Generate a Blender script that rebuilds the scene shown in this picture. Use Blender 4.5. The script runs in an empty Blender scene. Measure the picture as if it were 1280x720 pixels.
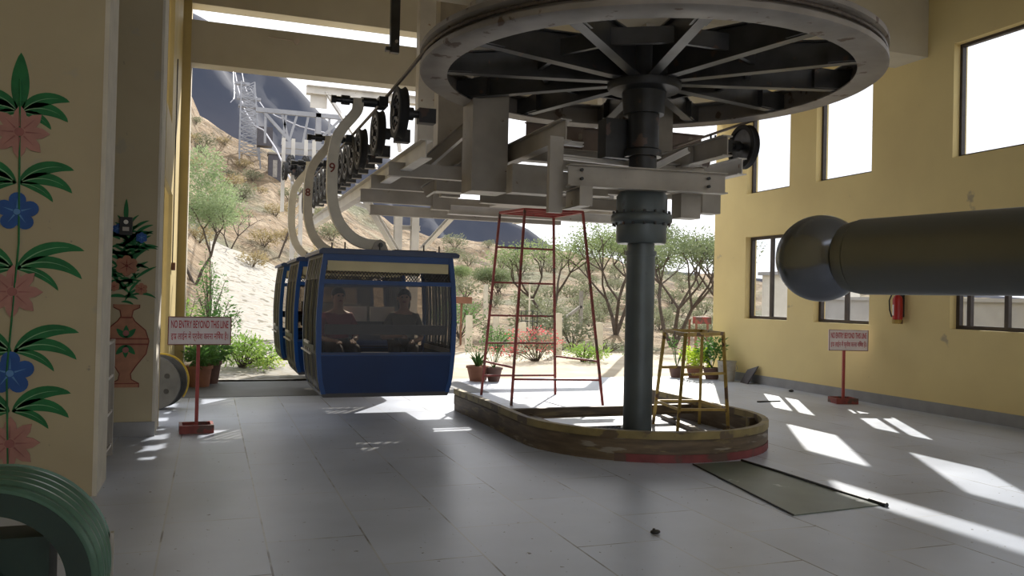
import bpy, math, random
from mathutils import Vector, Matrix, Euler
PI = math.pi
random.seed(7)
SC = bpy.context.scene
COL = SC.collection
def V(*a): return Vector(a)

# ------------------------------------------------------------------ camera geometry (1280x720)
FPX = 1041.0; YAW = math.radians(19.9); PITCH = math.radians(0.64); ROLL = math.radians(1.3); H = 1.5
_F = V(math.sin(YAW)*math.cos(PITCH), math.cos(YAW)*math.cos(PITCH), math.sin(PITCH))
_R0 = V(math.cos(YAW), -math.sin(YAW), 0); _U0 = _R0.cross(_F)
_R = _R0*math.cos(ROLL) + _U0*math.sin(ROLL); _U = -_R0*math.sin(ROLL) + _U0*math.cos(ROLL)
EYE = V(0, 0, H)
def ray(x, y): return _F + _R*((x-640)/FPX) + _U*((360-y)/FPX)
def fl(x, y, z=0.0):
    d = ray(x, y); return EYE + d*((z-H)/d.z)
def onx(x, y, X):
    d = ray(x, y); return EYE + d*(X/d.x)
def ony(x, y, Y):
    d = ray(x, y); return EYE + d*(Y/d.y)

# ------------------------------------------------------------------ materials
def newmat(name):
    m = bpy.data.materials.new(name); m.use_nodes = True
    nt = m.node_tree; nt.nodes.clear()
    out = nt.nodes.new('ShaderNodeOutputMaterial'); b = nt.nodes.new('ShaderNodeBsdfPrincipled')
    nt.links.new(b.outputs[0], out.inputs[0])
    return m, nt, b, out
def lk(nt, a, b): nt.links.new(a, b)
def mat(name, c, rough=0.6, metal=0.0, var=0.15, scale=6.0, bump=0.0, c2=None, detail=5, spec=0.5, spots=None):
    """noise-varied colour; c2 = second colour mixed by noise; spots = (colour, scale, threshold) worn patches"""
    m, nt, b, out = newmat(name)
    tc = nt.nodes.new('ShaderNodeTexCoord')
    n = nt.nodes.new('ShaderNodeTexNoise'); n.inputs['Scale'].default_value = scale; n.inputs['Detail'].default_value = detail
    lk(nt, tc.outputs['Object'], n.inputs['Vector'])
    r = nt.nodes.new('ShaderNodeValToRGB'); lk(nt, n.outputs['Fac'], r.inputs['Fac'])
    r.color_ramp.elements[0].position = 0.32; r.color_ramp.elements[1].position = 0.68
    if c2 is None:
        a = [max(0, x*(1-var)) for x in c]; d = [min(1, x*(1+var)) for x in c]
    else: a, d = c, c2
    r.color_ramp.elements[0].color = (*a, 1); r.color_ramp.elements[1].color = (*d, 1)
    col = r.outputs['Color']
    if spots:
        for sc_, ss, th in ([spots] if not isinstance(spots[0][0], (tuple, list)) else spots):
            n2 = nt.nodes.new('ShaderNodeTexNoise'); n2.inputs['Scale'].default_value = ss; n2.inputs['Detail'].default_value = 8
            lk(nt, tc.outputs['Object'], n2.inputs['Vector'])
            rr = nt.nodes.new('ShaderNodeValToRGB'); rr.color_ramp.elements[0].position = th; rr.color_ramp.elements[1].position = min(1, th+0.04)
            lk(nt, n2.outputs['Fac'], rr.inputs['Fac'])
            mx = nt.nodes.new('ShaderNodeMixRGB'); lk(nt, rr.outputs['Color'], mx.inputs['Fac']); lk(nt, col, mx.inputs['Color1'])
            mx.inputs['Color2'].default_value = (*sc_, 1); col = mx.outputs['Color']
    lk(nt, col, b.inputs['Base Color'])
    b.inputs['Roughness'].default_value = rough; b.inputs['Metallic'].default_value = metal
    b.inputs['Specular IOR Level'].default_value = spec
    if bump:
        bp = nt.nodes.new('ShaderNodeBump'); bp.inputs['Strength'].default_value = bump; bp.inputs['Distance'].default_value = 0.02
        lk(nt, n.outputs['Fac'], bp.inputs['Height']); lk(nt, bp.outputs[0], b.inputs['Normal'])
    return m
def glassmat(name, tint, gloss=0.04, graze=.5):
    m = bpy.data.materials.new(name); m.use_nodes = True; nt = m.node_tree; nt.nodes.clear()
    out = nt.nodes.new('ShaderNodeOutputMaterial'); t = nt.nodes.new('ShaderNodeBsdfTransparent'); t.inputs[0].default_value = (*tint, 1)
    g = nt.nodes.new('ShaderNodeBsdfGlossy'); g.inputs['Roughness'].default_value = 0.06; g.inputs['Color'].default_value = (.9, .9, .9, 1)
    lw = nt.nodes.new('ShaderNodeLayerWeight'); lw.inputs['Blend'].default_value = .5
    pw = nt.nodes.new('ShaderNodeMath'); pw.operation = 'POWER'; pw.inputs[1].default_value = 5; nt.links.new(lw.outputs['Facing'], pw.inputs[0])
    ma = nt.nodes.new('ShaderNodeMath'); ma.operation = 'MULTIPLY_ADD'; ma.inputs[1].default_value = graze; ma.inputs[2].default_value = gloss; nt.links.new(pw.outputs[0], ma.inputs[0])
    mx = nt.nodes.new('ShaderNodeMixShader'); lk(nt, ma.outputs[0], mx.inputs[0]); lk(nt, t.outputs[0], mx.inputs[1]); lk(nt, g.outputs[0], mx.inputs[2])
    lk(nt, mx.outputs[0], out.inputs[0]); return m
def leafmat(name, c, c2, rough=0.6):
    m = mat(name, c, rough, 0, 0, 1.3, 0, c2)
    nt = m.node_tree; b = [n for n in nt.nodes if n.type == 'BSDF_PRINCIPLED'][0]; out = [n for n in nt.nodes if n.type == 'OUTPUT_MATERIAL'][0]
    tr = nt.nodes.new('ShaderNodeBsdfTranslucent'); src = b.inputs['Base Color'].links[0].from_socket; lk(nt, src, tr.inputs[0])
    mx = nt.nodes.new('ShaderNodeMixShader'); mx.inputs[0].default_value = 0.4
    lk(nt, b.outputs[0], mx.inputs[1]); lk(nt, tr.outputs[0], mx.inputs[2]); lk(nt, mx.outputs[0], out.inputs[0])
    return m

M = {}
M['yellow_wall'] = mat('yellow_wall', (.76, .62, .295), .8, 0, 0, 1.1, .12, (.69, .555, .265), spots=[((.44, .36, .23), 2.2, .70), ((.30, .24, .17), 9, .76)])
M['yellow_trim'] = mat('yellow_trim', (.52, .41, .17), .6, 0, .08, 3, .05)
M['cream_beam'] = mat('cream_beam', (.56, .52, .42), .8, 0, 0, 1.6, .1, (.49, .45, .36), spots=((.35, .32, .26), 6, .72))
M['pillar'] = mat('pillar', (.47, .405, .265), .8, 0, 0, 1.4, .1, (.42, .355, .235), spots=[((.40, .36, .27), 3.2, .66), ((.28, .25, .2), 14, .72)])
M['pillar_edge'] = mat('pillar_edge', (.60, .56, .47), .8, 0, .08, 5, .08)
M['skirting'] = mat('skirting', (.27, .27, .27), .6, 0, .12, 4, .05)
M['ceiling'] = mat('ceiling', (.62, .58, .48), .85, 0, .06, 2)
M['sill'] = mat('sill', (.55, .47, .40), .8, 0, .1, 5)
M['dark_frame'] = mat('dark_frame', (.045, .034, .03), .5, 0, .25, 8)
M['steel'] = mat('steel', (.43, .395, .345), .5, .1, 0, 2.5, .06, (.31, .285, .245), spots=((.16, .10, .07), 9, .70))
M['steel_pale'] = mat('steel_pale', (.68, .66, .62), .5, .1, 0, 3, .04, (.55, .53, .5), spots=((.35, .25, .18), 9, .70))
M['girder_brown'] = mat('girder_brown', (.13, .10, .085), .55, .15, .2, 3, .06, spots=((.22, .19, .16), 4, .62))
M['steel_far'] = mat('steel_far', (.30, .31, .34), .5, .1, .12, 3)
M['steel_dark'] = mat('steel_dark', (.035, .036, .038), .45, .3, .3, 4, .06, spots=((.09, .06, .05), 5, .62))
M['wheel_rim'] = mat('wheel_rim', (.30, .275, .25), .5, .3, .15, 3, .05, spots=((.13, .09, .07), 5, .62))
M['wheel_dark'] = mat('wheel_dark', (.07, .07, .072), .38, .4, .25, 4, .06, spots=((.13, .09, .07), 6, .64))
M['pole'] = mat('pole', (.10, .12, .125), .42, .25, .15, 3, .05, spots=((.07, .075, .075), 3, .66))
M['grease'] = mat('grease', (.02, .021, .022), .3, .2, .3, 9, .2)
M['rubber'] = mat('rubber', (.015, .015, .016), .7, 0, .3, 9)
M['sheave_face'] = mat('sheave_face', (.10, .10, .105), .4, .5, .3, 9)
M['cable'] = mat('cable', (.12, .10, .09), .5, .6, .3, 30)
M['cable_out'] = mat('cable_out', (.42, .42, .46), .4, .3, .1, 30)
M['blue'] = mat('blue', (.0015, .023, .10), .4, 0, .15, 2, 0, spec=.25)
M['blue_frame'] = mat('blue_frame', (.006, .055, .21), .35, 0, .15, 2, 0, spec=.3)
M['blue_dark'] = mat('blue_dark', (.010, .030, .095), .4, 0, .2, 2)
M['cab_vent'] = mat('cab_vent', (.03, .03, .028), .5, 0, .2, 6)
M['cab_trim'] = mat('cab_trim', (.20, .185, .11), .5, 0, .2, 6)
M['cab_beige'] = mat('cab_beige', (.62, .54, .32), .6, 0, .08, 3)
M['cab_inner'] = mat('cab_inner', (.30, .29, .27), .6, 0, .1, 3)
M['cab_grey'] = mat('cab_grey', (.62, .60, .56), .5, 0, .08, 3)
M['cab_floor'] = mat('cab_floor', (.06, .06, .065), .6, 0, .1, 3)
M['side_tint'] = glassmat('side_glass', (.55, .53, .50), 0.0, .04)
M['tint'] = glassmat('tinted_glass', (.58, .55, .51), .015)
M['glass'] = glassmat('clear_glass', (.93, .94, .95))
M['frost'] = glassmat('frosted_glass', (.80, .82, .84))
M['hanger'] = mat('hanger', (.60, .56, .47), .5, .1, .1, 6, .04, spots=((.22, .18, .14), 12, .72))
M['red'] = mat('red', (.36, .055, .045), .5, 0, .2, 5, .04, spots=((.16, .05, .04), 7, .62))
M['red_rust'] = mat('red_rust', (.24, .045, .035), .55, 0, .3, 6, .05, spots=((.10, .05, .035), 5, .56))
M['yellow_paint'] = mat('yellow_paint', (.42, .28, .06), .55, 0, .25, 6, .05, spots=((.14, .08, .04), 6, .56))
M['sign_board'] = mat('sign_board', (.86, .78, .78), .5, 0, .05, 8)
M['sign_red'] = mat('sign_red', (.50, .02, .035), .5, 0, .1, 10)
M['pit_rust'] = mat('pit_rust', (.12, .085, .05), .6, 0, .35, 3, .2, spots=[((.20, .15, .07), 2.2, .58), ((.27, .24, .19), 1.8, .63)])
for _n in ('pit_rust',):
    _t = M[_n].node_tree; _mp = _t.nodes.new('ShaderNodeMapping'); _mp.inputs['Scale'].default_value = (1, 1, 7); _tc = [q for q in _t.nodes if q.type == 'TEX_COORD'][0]
    for q in [q for q in _t.nodes if q.type == 'TEX_NOISE']: _t.links.new(_mp.outputs[0], q.inputs['Vector'])
    _t.links.new(_tc.outputs['Object'], _mp.inputs['Vector'])
M['pit_yellow'] = mat('pit_yellow', (.25, .195, .075), .6, 0, .25, 5, .15, spots=((.12, .085, .05), 4, .56))
M['pit_red'] = mat('pit_red', (.17, .035, .035), .6, 0, .3, 5, .1, spots=((.10, .06, .045), 3, .52))
M['terracotta'] = mat('terracotta', (.33, .15, .09), .8, 0, .15, 6, .1)
M['pot_brown'] = mat('pot_brown', (.16, .09, .07), .8, 0, .15, 6, .1)
M['soil'] = mat('soil', (.12, .08, .05), .95, 0, .3, 20, .4)
M['bark'] = mat('bark', (.085, .065, .05), .9, 0, .3, 9, .4)
M['concrete_post'] = mat('concrete_post', (.62, .57, .46), .85, 0, .1, 6, .1)
M['metal_ball'] = mat('metal_ball', (.20, .215, .25), .20, .85, .2, 6)
M['metal_tube'] = mat('metal_tube', (.15, .155, .15), .34, .75, .2, 5)
M['green_paint'] = mat('green_paint', (.075, .15, .105), .30, .25, .2, 5, .05)
M['green_dark'] = mat('green_dark', (.012, .030, .022), .45, .1, .2, 5)
M['white'] = mat('white', (.75, .73, .68), .6, 0, .05, 6)
M['bucket'] = mat('bucket', (.50, .48, .42), .5, 0, 0, 6, 0, (.33, .31, .27))
M['slate'] = mat('slate', (.06, .055, .065), .5, 0, .2, 6)
M['extinguisher'] = mat('extinguisher', (.42, .02, .02), .35, 0, .1, 6)
M['black'] = mat('black', (.012, .012, .012), .45, 0, .2, 6)
M['hose_yellow'] = mat('hose_yellow', (.65, .45, .05), .5, 0, .1, 6)
M['reel'] = mat('reel', (.10, .10, .095), .6, .1, .25, 5, .1)
M['pink_paint'] = mat('pink_paint', (.40, .20, .17), .7, 0, .12, 9)
M['pink_dark'] = mat('pink_dark', (.30, .12, .11), .7, 0, .12, 9)
M['blue_paint'] = mat('blue_paint', (.02, .085, .30), .7, 0, .15, 9)
M['blue_light'] = mat('blue_light', (.10, .24, .50), .7, 0, .15, 9)
M['green_leaf'] = mat('green_leaf', (.012, .15, .045), .7, 0, .2, 9)
M['green_vein'] = mat('green_vein', (.22, .42, .24), .7, 0, .15, 9)
M['vase_red'] = mat('vase_red', (.36, .17, .10), .7, 0, .15, 12)
M['vase_line'] = mat('vase_line', (.20, .045, .03), .7, 0, .15, 12)
M['olive'] = leafmat('acacia_leaf', (.16, .22, .09), (.27, .33, .15))
M['feather_leaf'] = leafmat('feather_leaf', (.20, .28, .13), (.36, .44, .24))
M['olive_dark'] = leafmat('acacia_leaf_dark', (.11, .15, .07), (.20, .24, .12))
M['bright_leaf'] = leafmat('bright_leaf', (.17, .33, .05), (.36, .50, .12))
M['mid_leaf'] = leafmat('mid_leaf', (.07, .18, .04), (.15, .30, .08))
M['dry_leaf'] = leafmat('dry_leaf', (.26, .20, .10), (.38, .32, .17))
M['grey_leaf'] = leafmat('grey_leaf', (.17, .19, .11), (.26, .27, .17))
M['lime_leaf'] = leafmat('lime_leaf', (.45, .62, .05), (.7, .8, .12))
M['flower_pink'] = leafmat('flower_pink', (.62, .10, .12), (.75, .25, .24))
M['straw'] = mat('straw', (.48, .38, .20), .9, 0, .2, 9)
M['skin'] = mat('skin', (.34, .19, .12), .55, 0, .06, 9)
M['hair'] = mat('hair', (.01, .008, .007), .5, 0, .2, 30)
M['shirt_red'] = mat('shirt_red', (.20, .03, .045), .8, 0, .12, 20)
M['shirt_olive'] = mat('shirt_olive', (.10, .09, .06), .8, 0, .12, 20)
M['trousers'] = mat('trousers', (.035, .035, .045), .8, 0, .12, 20)
M['tan_panel'] = mat('tan_panel', (.20, .09, .05), .7, 0, .2, 5)
M['boundary'] = mat('boundary', (.36, .37, .40), .85, 0, .08, 3, .1)
M['sand'] = mat('sand', (.50, .44, .34), .9, 0, 0, 1.4, .2, (.36, .31, .23), spots=((.20, .17, .11), 3.5, .68))
M['stone'] = mat('stone', (.32, .30, .27), .9, 0, .2, 5, .3)

def floor_mat():
    m, nt, b, out = newmat('floor_tiles')
    tc = nt.nodes.new('ShaderNodeTexCoord')
    mp = nt.nodes.new('ShaderNodeMapping'); mp.inputs['Location'].default_value = (-.12, -.35, 0); lk(nt, tc.outputs['Object'], mp.inputs['Vector'])
    br = nt.nodes.new('ShaderNodeTexBrick'); br.offset = 0.5; br.inputs['Scale'].default_value = 1.0
    br.inputs['Brick Width'].default_value = 1.18; br.inputs['Row Height'].default_value = .59; br.inputs['Mortar Size'].default_value = .006
    br.inputs['Color1'].default_value = (.56, .62, .745, 1); br.inputs['Color2'].default_value = (.51, .565, .68, 1); br.inputs['Mortar'].default_value = (.50, .53, .58, 1)
    rot = mp; rot.inputs['Rotation'].default_value = (0, 0, PI/2)
    lk(nt, mp.outputs[0], br.inputs['Vector'])
    n = nt.nodes.new('ShaderNodeTexNoise'); n.inputs['Scale'].default_value = .9; n.inputs['Detail'].default_value = 7; lk(nt, tc.outputs['Object'], n.inputs['Vector'])
    r = nt.nodes.new('ShaderNodeValToRGB'); r.color_ramp.elements[0].position = .3; r.color_ramp.elements[1].position = .7
    r.color_ramp.elements[0].color = (.80, .80, .80, 1); r.color_ramp.elements[1].color = (1.12, 1.11, 1.1, 1); lk(nt, n.outputs['Fac'], r.inputs['Fac'])
    mx = nt.nodes.new('ShaderNodeMixRGB'); mx.blend_type = 'MULTIPLY'; mx.inputs[0].default_value = 1; lk(nt, br.outputs['Color'], mx.inputs[1]); lk(nt, r.outputs['Color'], mx.inputs[2])
    n3 = nt.nodes.new('ShaderNodeTexNoise'); n3.inputs['Scale'].default_value = 22; n3.inputs['Detail'].default_value = 2; lk(nt, tc.outputs['Object'], n3.inputs['Vector'])
    r3 = nt.nodes.new('ShaderNodeValToRGB'); r3.color_ramp.elements[0].position = .72; r3.color_ramp.elements[1].position = .735; lk(nt, n3.outputs['Fac'], r3.inputs['Fac'])
    m3 = nt.nodes.new('ShaderNodeMixRGB'); lk(nt, r3.outputs['Color'], m3.inputs[0]); lk(nt, mx.outputs[0], m3.inputs[1]); m3.inputs[2].default_value = (.08, .08, .08, 1)
    n7 = nt.nodes.new('ShaderNodeTexNoise'); n7.inputs['Scale'].default_value = 1.7; n7.inputs['Detail'].default_value = 4; lk(nt, tc.outputs['Object'], n7.inputs['Vector'])
    r7 = nt.nodes.new('ShaderNodeValToRGB'); r7.color_ramp.elements[0].position = .50; r7.color_ramp.elements[1].position = .60; lk(nt, n7.outputs['Fac'], r7.inputs['Fac'])
    m7 = nt.nodes.new('ShaderNodeMath'); m7.operation = 'MULTIPLY'; lk(nt, br.outputs['Fac'], m7.inputs[0]); lk(nt, r7.outputs['Color'], m7.inputs[1])
    m8 = nt.nodes.new('ShaderNodeMixRGB'); lk(nt, m7.outputs[0], m8.inputs[0]); lk(nt, m3.outputs[0], m8.inputs[1]); m8.inputs[2].default_value = (.13, .13, .135, 1)
    lk(nt, m8.outputs[0], b.inputs['Base Color'])
    r2 = nt.nodes.new('ShaderNodeMapRange'); r2.inputs['To Min'].default_value = .26; r2.inputs['To Max'].default_value = .46; lk(nt, n.outputs['Fac'], r2.inputs['Value']); lk(nt, r2.outputs[0], b.inputs['Roughness'])
    b.inputs['Specular IOR Level'].default_value = .5
    return m
M['floor'] = floor_mat()
M['floor_shade'] = mat('floor_shade', (.13, .135, .14), .6, 0, .1, 2.5, .05)  # dark tone standing for the shade band at the floor edge
M['plate_green'] = mat('plate_green', (.12, .15, .115), .4, 0, .15, 2.5, .03, spots=((.50, .52, .52), 3.6, .635))

def ground_mat():
    m, nt, b, out = newmat('hill_ground')
    tc = nt.nodes.new('ShaderNodeTexCoord')
    def noise(s, d=8, rough=.6):
        n = nt.nodes.new('ShaderNodeTexNoise'); n.inputs['Scale'].default_value = s; n.inputs['Detail'].default_value = d; n.inputs['Roughness'].default_value = rough
        lk(nt, tc.outputs['Object'], n.inputs['Vector']); return n
    n = noise(.55); r = nt.nodes.new('ShaderNodeValToRGB'); e = r.color_ramp.elements
    e[0].position = .33; e[0].color = (.10, .075, .045, 1); e[1].position = .66; e[1].color = (.36, .28, .19, 1)
    k = e.new(.5); k.color = (.235, .165, .095, 1); lk(nt, n.outputs['Fac'], r.inputs['Fac'])
    n2 = noise(.13); r2 = nt.nodes.new('ShaderNodeValToRGB'); r2.color_ramp.elements[0].position = .52; r2.color_ramp.elements[1].position = .62
    lk(nt, n2.outputs['Fac'], r2.inputs['Fac'])
    mx = nt.nodes.new('ShaderNodeMixRGB'); lk(nt, r2.outputs['Color'], mx.inputs[0]); lk(nt, r.outputs['Color'], mx.inputs[1]); mx.inputs[2].default_value = (.15, .15, .085, 1)
    lk(nt, mx.outputs[0], b.inputs['Base Color']); b.inputs['Roughness'].default_value = .95
    n5 = noise(2.3, 6, .7); r5 = nt.nodes.new('ShaderNodeValToRGB'); r5.color_ramp.elements[0].position = .55; r5.color_ramp.elements[1].position = .64; lk(nt, n5.outputs['Fac'], r5.inputs['Fac'])
    m5 = nt.nodes.new('ShaderNodeMixRGB'); lk(nt, r5.outputs['Color'], m5.inputs[0]); lk(nt, mx.outputs['Color'], m5.inputs[1]); m5.inputs[2].default_value = (.085, .07, .045, 1)
    n6 = noise(1.9, 6, .7); r6 = nt.nodes.new('ShaderNodeValToRGB'); r6.color_ramp.elements[0].position = .64; r6.color_ramp.elements[1].position = .68; lk(nt, n6.outputs['Fac'], r6.inputs['Fac'])
    m6 = nt.nodes.new('ShaderNodeMixRGB'); lk(nt, r6.outputs['Color'], m6.inputs[0]); lk(nt, m5.outputs['Color'], m6.inputs[1]); m6.inputs[2].default_value = (.50, .44, .36, 1); lk(nt, m6.outputs['Color'], b.inputs['Base Color'])
    bp = nt.nodes.new('ShaderNodeBump'); bp.inputs['Strength'].default_value = .9; bp.inputs['Distance'].default_value = .5
    n4 = noise(1.6); lk(nt, n4.outputs['Fac'], bp.inputs['Height']); lk(nt, bp.outputs[0], b.inputs['Normal'])
    return m
M['ground'] = ground_mat()
M['mountain'] = mat('hazy_mountain', (.033, .042, .066), .95, 0, 0, .035, 1.0, (.060, .063, .082), detail=12)  # rock colour with bluish distance haze mixed in
def cobble_mat():
    m, nt, b, out = newmat('cobbles')
    tc = nt.nodes.new('ShaderNodeTexCoord'); v = nt.nodes.new('ShaderNodeTexVoronoi'); v.feature = 'DISTANCE_TO_EDGE'; v.inputs['Scale'].default_value = 2.6
    lk(nt, tc.outputs['Object'], v.inputs['Vector'])
    r = nt.nodes.new('ShaderNodeValToRGB'); r.color_ramp.elements[0].position = .0; r.color_ramp.elements[0].color = (.30, .27, .22, 1)
    r.color_ramp.elements[1].position = .10; r.color_ramp.elements[1].color = (.31, .295, .265, 1); lk(nt, v.outputs['Distance'], r.inputs['Fac'])
    n = nt.nodes.new('ShaderNodeTexNoise'); n.inputs['Scale'].default_value = 3.4; lk(nt, tc.outputs['Object'], n.inputs['Vector'])
    r2 = nt.nodes.new('ShaderNodeValToRGB'); r2.color_ramp.elements[0].position = .585; r2.color_ramp.elements[1].position = .62; lk(nt, n.outputs['Fac'], r2.inputs['Fac'])
    mx = nt.nodes.new('ShaderNodeMixRGB'); lk(nt, r2.outputs['Color'], mx.inputs[0]); lk(nt, r.outputs['Color'], mx.inputs[1]); mx.inputs[2].default_value = (.13, .115, .08, 1)
    lk(nt, mx.outputs[0], b.inputs['Base Color']); b.inputs['Roughness'].default_value = .9
    bp = nt.nodes.new('ShaderNodeBump'); bp.inputs['Strength'].default_value = .7; bp.inputs['Distance'].default_value = .08; lk(nt, v.outputs['Distance'], bp.inputs['Height']); lk(nt, bp.outputs[0], b.inputs['Normal'])
    return m
M['cobble'] = cobble_mat()

# ------------------------------------------------------------------ mesh builder
class MB:
    def __init__(s): s.v = []; s.f = []
    def add(s, vs, fs):
        o = len(s.v); s.v += [Vector(p) for p in vs]; s.f += [tuple(i+o for i in f) for f in fs]; return s
    def hexa(s, p): return s.add(p, [(0, 3, 2, 1), (4, 5, 6, 7), (0, 1, 5, 4), (1, 2, 6, 5), (2, 3, 7, 6), (3, 0, 4, 7)])
    def box(s, x0, x1, y0, y1, z0, z1, rot=None, piv=None):
        p = [V(x0, y0, z0), V(x1, y0, z0), V(x1, y1, z0), V(x0, y1, z0), V(x0, y0, z1), V(x1, y0, z1), V(x1, y1, z1), V(x0, y1, z1)]
        if rot is not None:
            c = piv if piv is not None else sum(p, V(0, 0, 0))/8
            p = [rot @ (q-c) + c for q in p]
        return s.hexa(p)
    @staticmethod
    def frame(a, b, up=None):
        d = (Vector(b)-Vector(a)).normalized(); up = Vector(up) if up else (V(0, 0, 1) if abs(d.z) < .95 else V(0, 1, 0))
        u = d.cross(up).normalized(); w = u.cross(d).normalized(); return d, u, w
    def bar(s, a, b, w, h, up=None, w2=None, h2=None):
        a = Vector(a); b = Vector(b); d, u, n = s.frame(a, b, up); w2 = w if w2 is None else w2; h2 = h if h2 is None else h2
        P = lambda c, W, Hh: [c-u*W/2-n*Hh/2, c+u*W/2-n*Hh/2, c+u*W/2+n*Hh/2, c-u*W/2+n*Hh/2]
        return s.add(P(a, w, h)+P(b, w2, h2), [(0, 1, 2, 3), (7, 6, 5, 4), (0, 4, 5, 1), (1, 5, 6, 2), (2, 6, 7, 3), (3, 7, 4, 0)])
    def ibeam(s, a, b, w, h, t=.014, up=None, chan=0):
        """I section (chan=0) or channel (chan=+-1 puts the web on one side)"""
        a = Vector(a); b = Vector(b); d, u, n = s.frame(a, b, up)
        s.bar(a+n*(h/2-t/2), b+n*(h/2-t/2), w, t, up); s.bar(a-n*(h/2-t/2), b-n*(h/2-t/2), w, t, up)
        o = u*chan*(w/2-t/2); s.bar(a+o, b+o, t, h-2*t, up); return s
    def tube(s, pts, r, seg=10, caps=True, closed=False):
        pts = [Vector(p) for p in pts]; n = len(pts); R = r if isinstance(r, (list, tuple)) else [r]*n
        tang = []
        for i in range(n):
            if closed: t = pts[(i+1) % n]-pts[i-1]
            else: t = pts[min(i+1, n-1)]-pts[max(i-1, 0)]
            tang.append(t.normalized())
        t0 = tang[0]; u = t0.cross(V(0, 0, 1)) if abs(t0.z) < .9 else t0.cross(V(1, 0, 0)); u.normalize()
        o = len(s.v)
        for i in range(n):
            t = tang[i]; u = (u-t*u.dot(t)).normalized(); w = t.cross(u)
            for k in range(seg):
                a = 2*PI*k/seg; s.v.append(pts[i]+(u*math.cos(a)+w*math.sin(a))*R[i])
        m = n if closed else n-1
        for i in range(m):
            j = (i+1) % n
            for k in range(seg):
                l = (k+1) % seg; s.f.append((o+i*seg+k, o+i*seg+l, o+j*seg+l, o+j*seg+k))
        if caps and not closed:
            s.f.append(tuple(o+k for k in reversed(range(seg)))); s.f.append(tuple(o+(n-1)*seg+k for k in range(seg)))
        return s
    def cyl(s, a, b, r, r2=None, seg=24): return s.tube([a, b], [r, r if r2 is None else r2], seg)
    def lathe(s, prof, origin=(0, 0, 0), axis=(0, 0, 1), seg=48, closed=False):
        """prof: (radius, height) list; closed joins last to first (a ring)"""
        ax = Vector(axis).normalized(); u = ax.cross(V(0, 0, 1)) if abs(ax.z) < .9 else V(1, 0, 0); u.normalize(); w = ax.cross(u); O = Vector(origin); o = len(s.v); n = len(prof)
        for i in range(seg):
            a = 2*PI*i/seg; d = u*math.cos(a)+w*math.sin(a)
            for r, h in prof: s.v.append(O+d*r+ax*h)
        for i in range(seg):
            j = (i+1) % seg
            for k in range(n if closed else n-1):
                l = (k+1) % n; s.f.append((o+i*n+k, o+j*n+k, o+j*n+l, o+i*n+l))
        if not closed:
            if prof[0][0] > 1e-5: s.f.append(tuple(o+i*n for i in reversed(range(seg))))
            if prof[-1][0] > 1e-5: s.f.append(tuple(o+i*n+n-1 for i in range(seg)))
        return s
    def prism(s, poly, ext):
        """poly: 3D outline, ext: extrusion vector"""
        e = Vector(ext); n = len(poly); P = [Vector(p) for p in poly]
        return s.add(P+[p+e for p in P], [tuple(reversed(range(n))), tuple(range(n, 2*n))]+[(i, (i+1) % n, n+(i+1) % n, n+i) for i in range(n)])
    def ball(s, c, r, seg=16, rings=10, sc=(1, 1, 1)):
        c = Vector(c); o = len(s.v)
        s.v.append(c+V(0, 0, r*sc[2]))
        for i in range(1, rings):
            t = PI*i/rings
            for k in range(seg):
                a = 2*PI*k/seg; s.v.append(c+V(r*sc[0]*math.sin(t)*math.cos(a), r*sc[1]*math.sin(t)*math.sin(a), r*sc[2]*math.cos(t)))
        s.v.append(c-V(0, 0, r*sc[2])); e = len(s.v)-1
        for k in range(seg):
            l = (k+1) % seg; s.f.append((o, o+1+k, o+1+l)); s.f.append((e, e-seg+l, e-seg+k))
            for i in range(rings-2): s.f.append((o+1+i*seg+k, o+1+(i+1)*seg+k, o+1+(i+1)*seg+l, o+1+i*seg+l))
        return s
    def leaf(s, c, d, l, w, nrm=None):
        """one folded leaf blade"""
        c = Vector(c); d = Vector(d).normalized(); n = Vector(nrm) if nrm else V(random.uniform(-1, 1), random.uniform(-1, 1), random.uniform(-.2, 1))
        u = d.cross(n)
        if u.length < .01: u = d.cross(V(1, .3, 0))
        u.normalize(); n = u.cross(d)
        return s.add([c, c+d*l*.45+u*w/2+n*w*.15, c+d*l, c+d*l*.45-u*w/2+n*w*.15], [(0, 1, 2), (0, 2, 3)])
    def build(s, name, m, parent=None, smooth=False, kind=None, origin=None):
        me = bpy.data.meshes.new(name)
        off = V(0, 0, 0)
        if parent is not None: off = world_loc(parent)
        elif origin is not None: off = Vector(origin)
        me.from_pydata([p-off for p in s.v], [], s.f); me.update()
        me.materials.append(m if not isinstance(m, str) else M[m])
        if smooth:
            for p in me.polygons: p.use_smooth = True
            try: me.set_sharp_from_angle(angle=math.radians(38))
            except Exception: pass
        o = bpy.data.objects.new(name, me); COL.objects.link(o)
        if parent is not None: o.parent = parent
        elif origin is not None: o.location = off
        if kind: o['kind'] = kind
        return o
def world_loc(o):
    p = V(0, 0, 0)
    while o is not None: p += Vector(o.location); o = o.parent
    return p
def thing(name, label, cat, loc=(0, 0, 0), group=None):
    o = bpy.data.objects.new(name, None); COL.objects.link(o); o.empty_display_size = .1
    o.location = loc; o['label'] = label; o['category'] = cat
    if group: o['group'] = group
    return o
def tag(o, label, cat, group=None, kind=None):
    o['label'] = label; o['category'] = cat
    if group: o['group'] = group
    if kind: o['kind'] = kind
    return o
def kids(o): return [c for c in bpy.data.objects if c.parent is o]
def dup(root, loc, rz=0, label=None, scale=None, parent=None):
    ch = KIDS.get(root.name) or kids(root); KIDS[root.name] = ch
    r = root.copy(); COL.objects.link(r)
    if parent is None:
        r.location = loc; r.rotation_euler = (0, 0, rz)
        if label: r['label'] = label
        if scale: r.scale = (scale,)*3 if not isinstance(scale, tuple) else scale
    else: r.parent = parent
    for c in ch: dup(c, None, parent=r)
    return r
KIDS = {}
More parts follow.
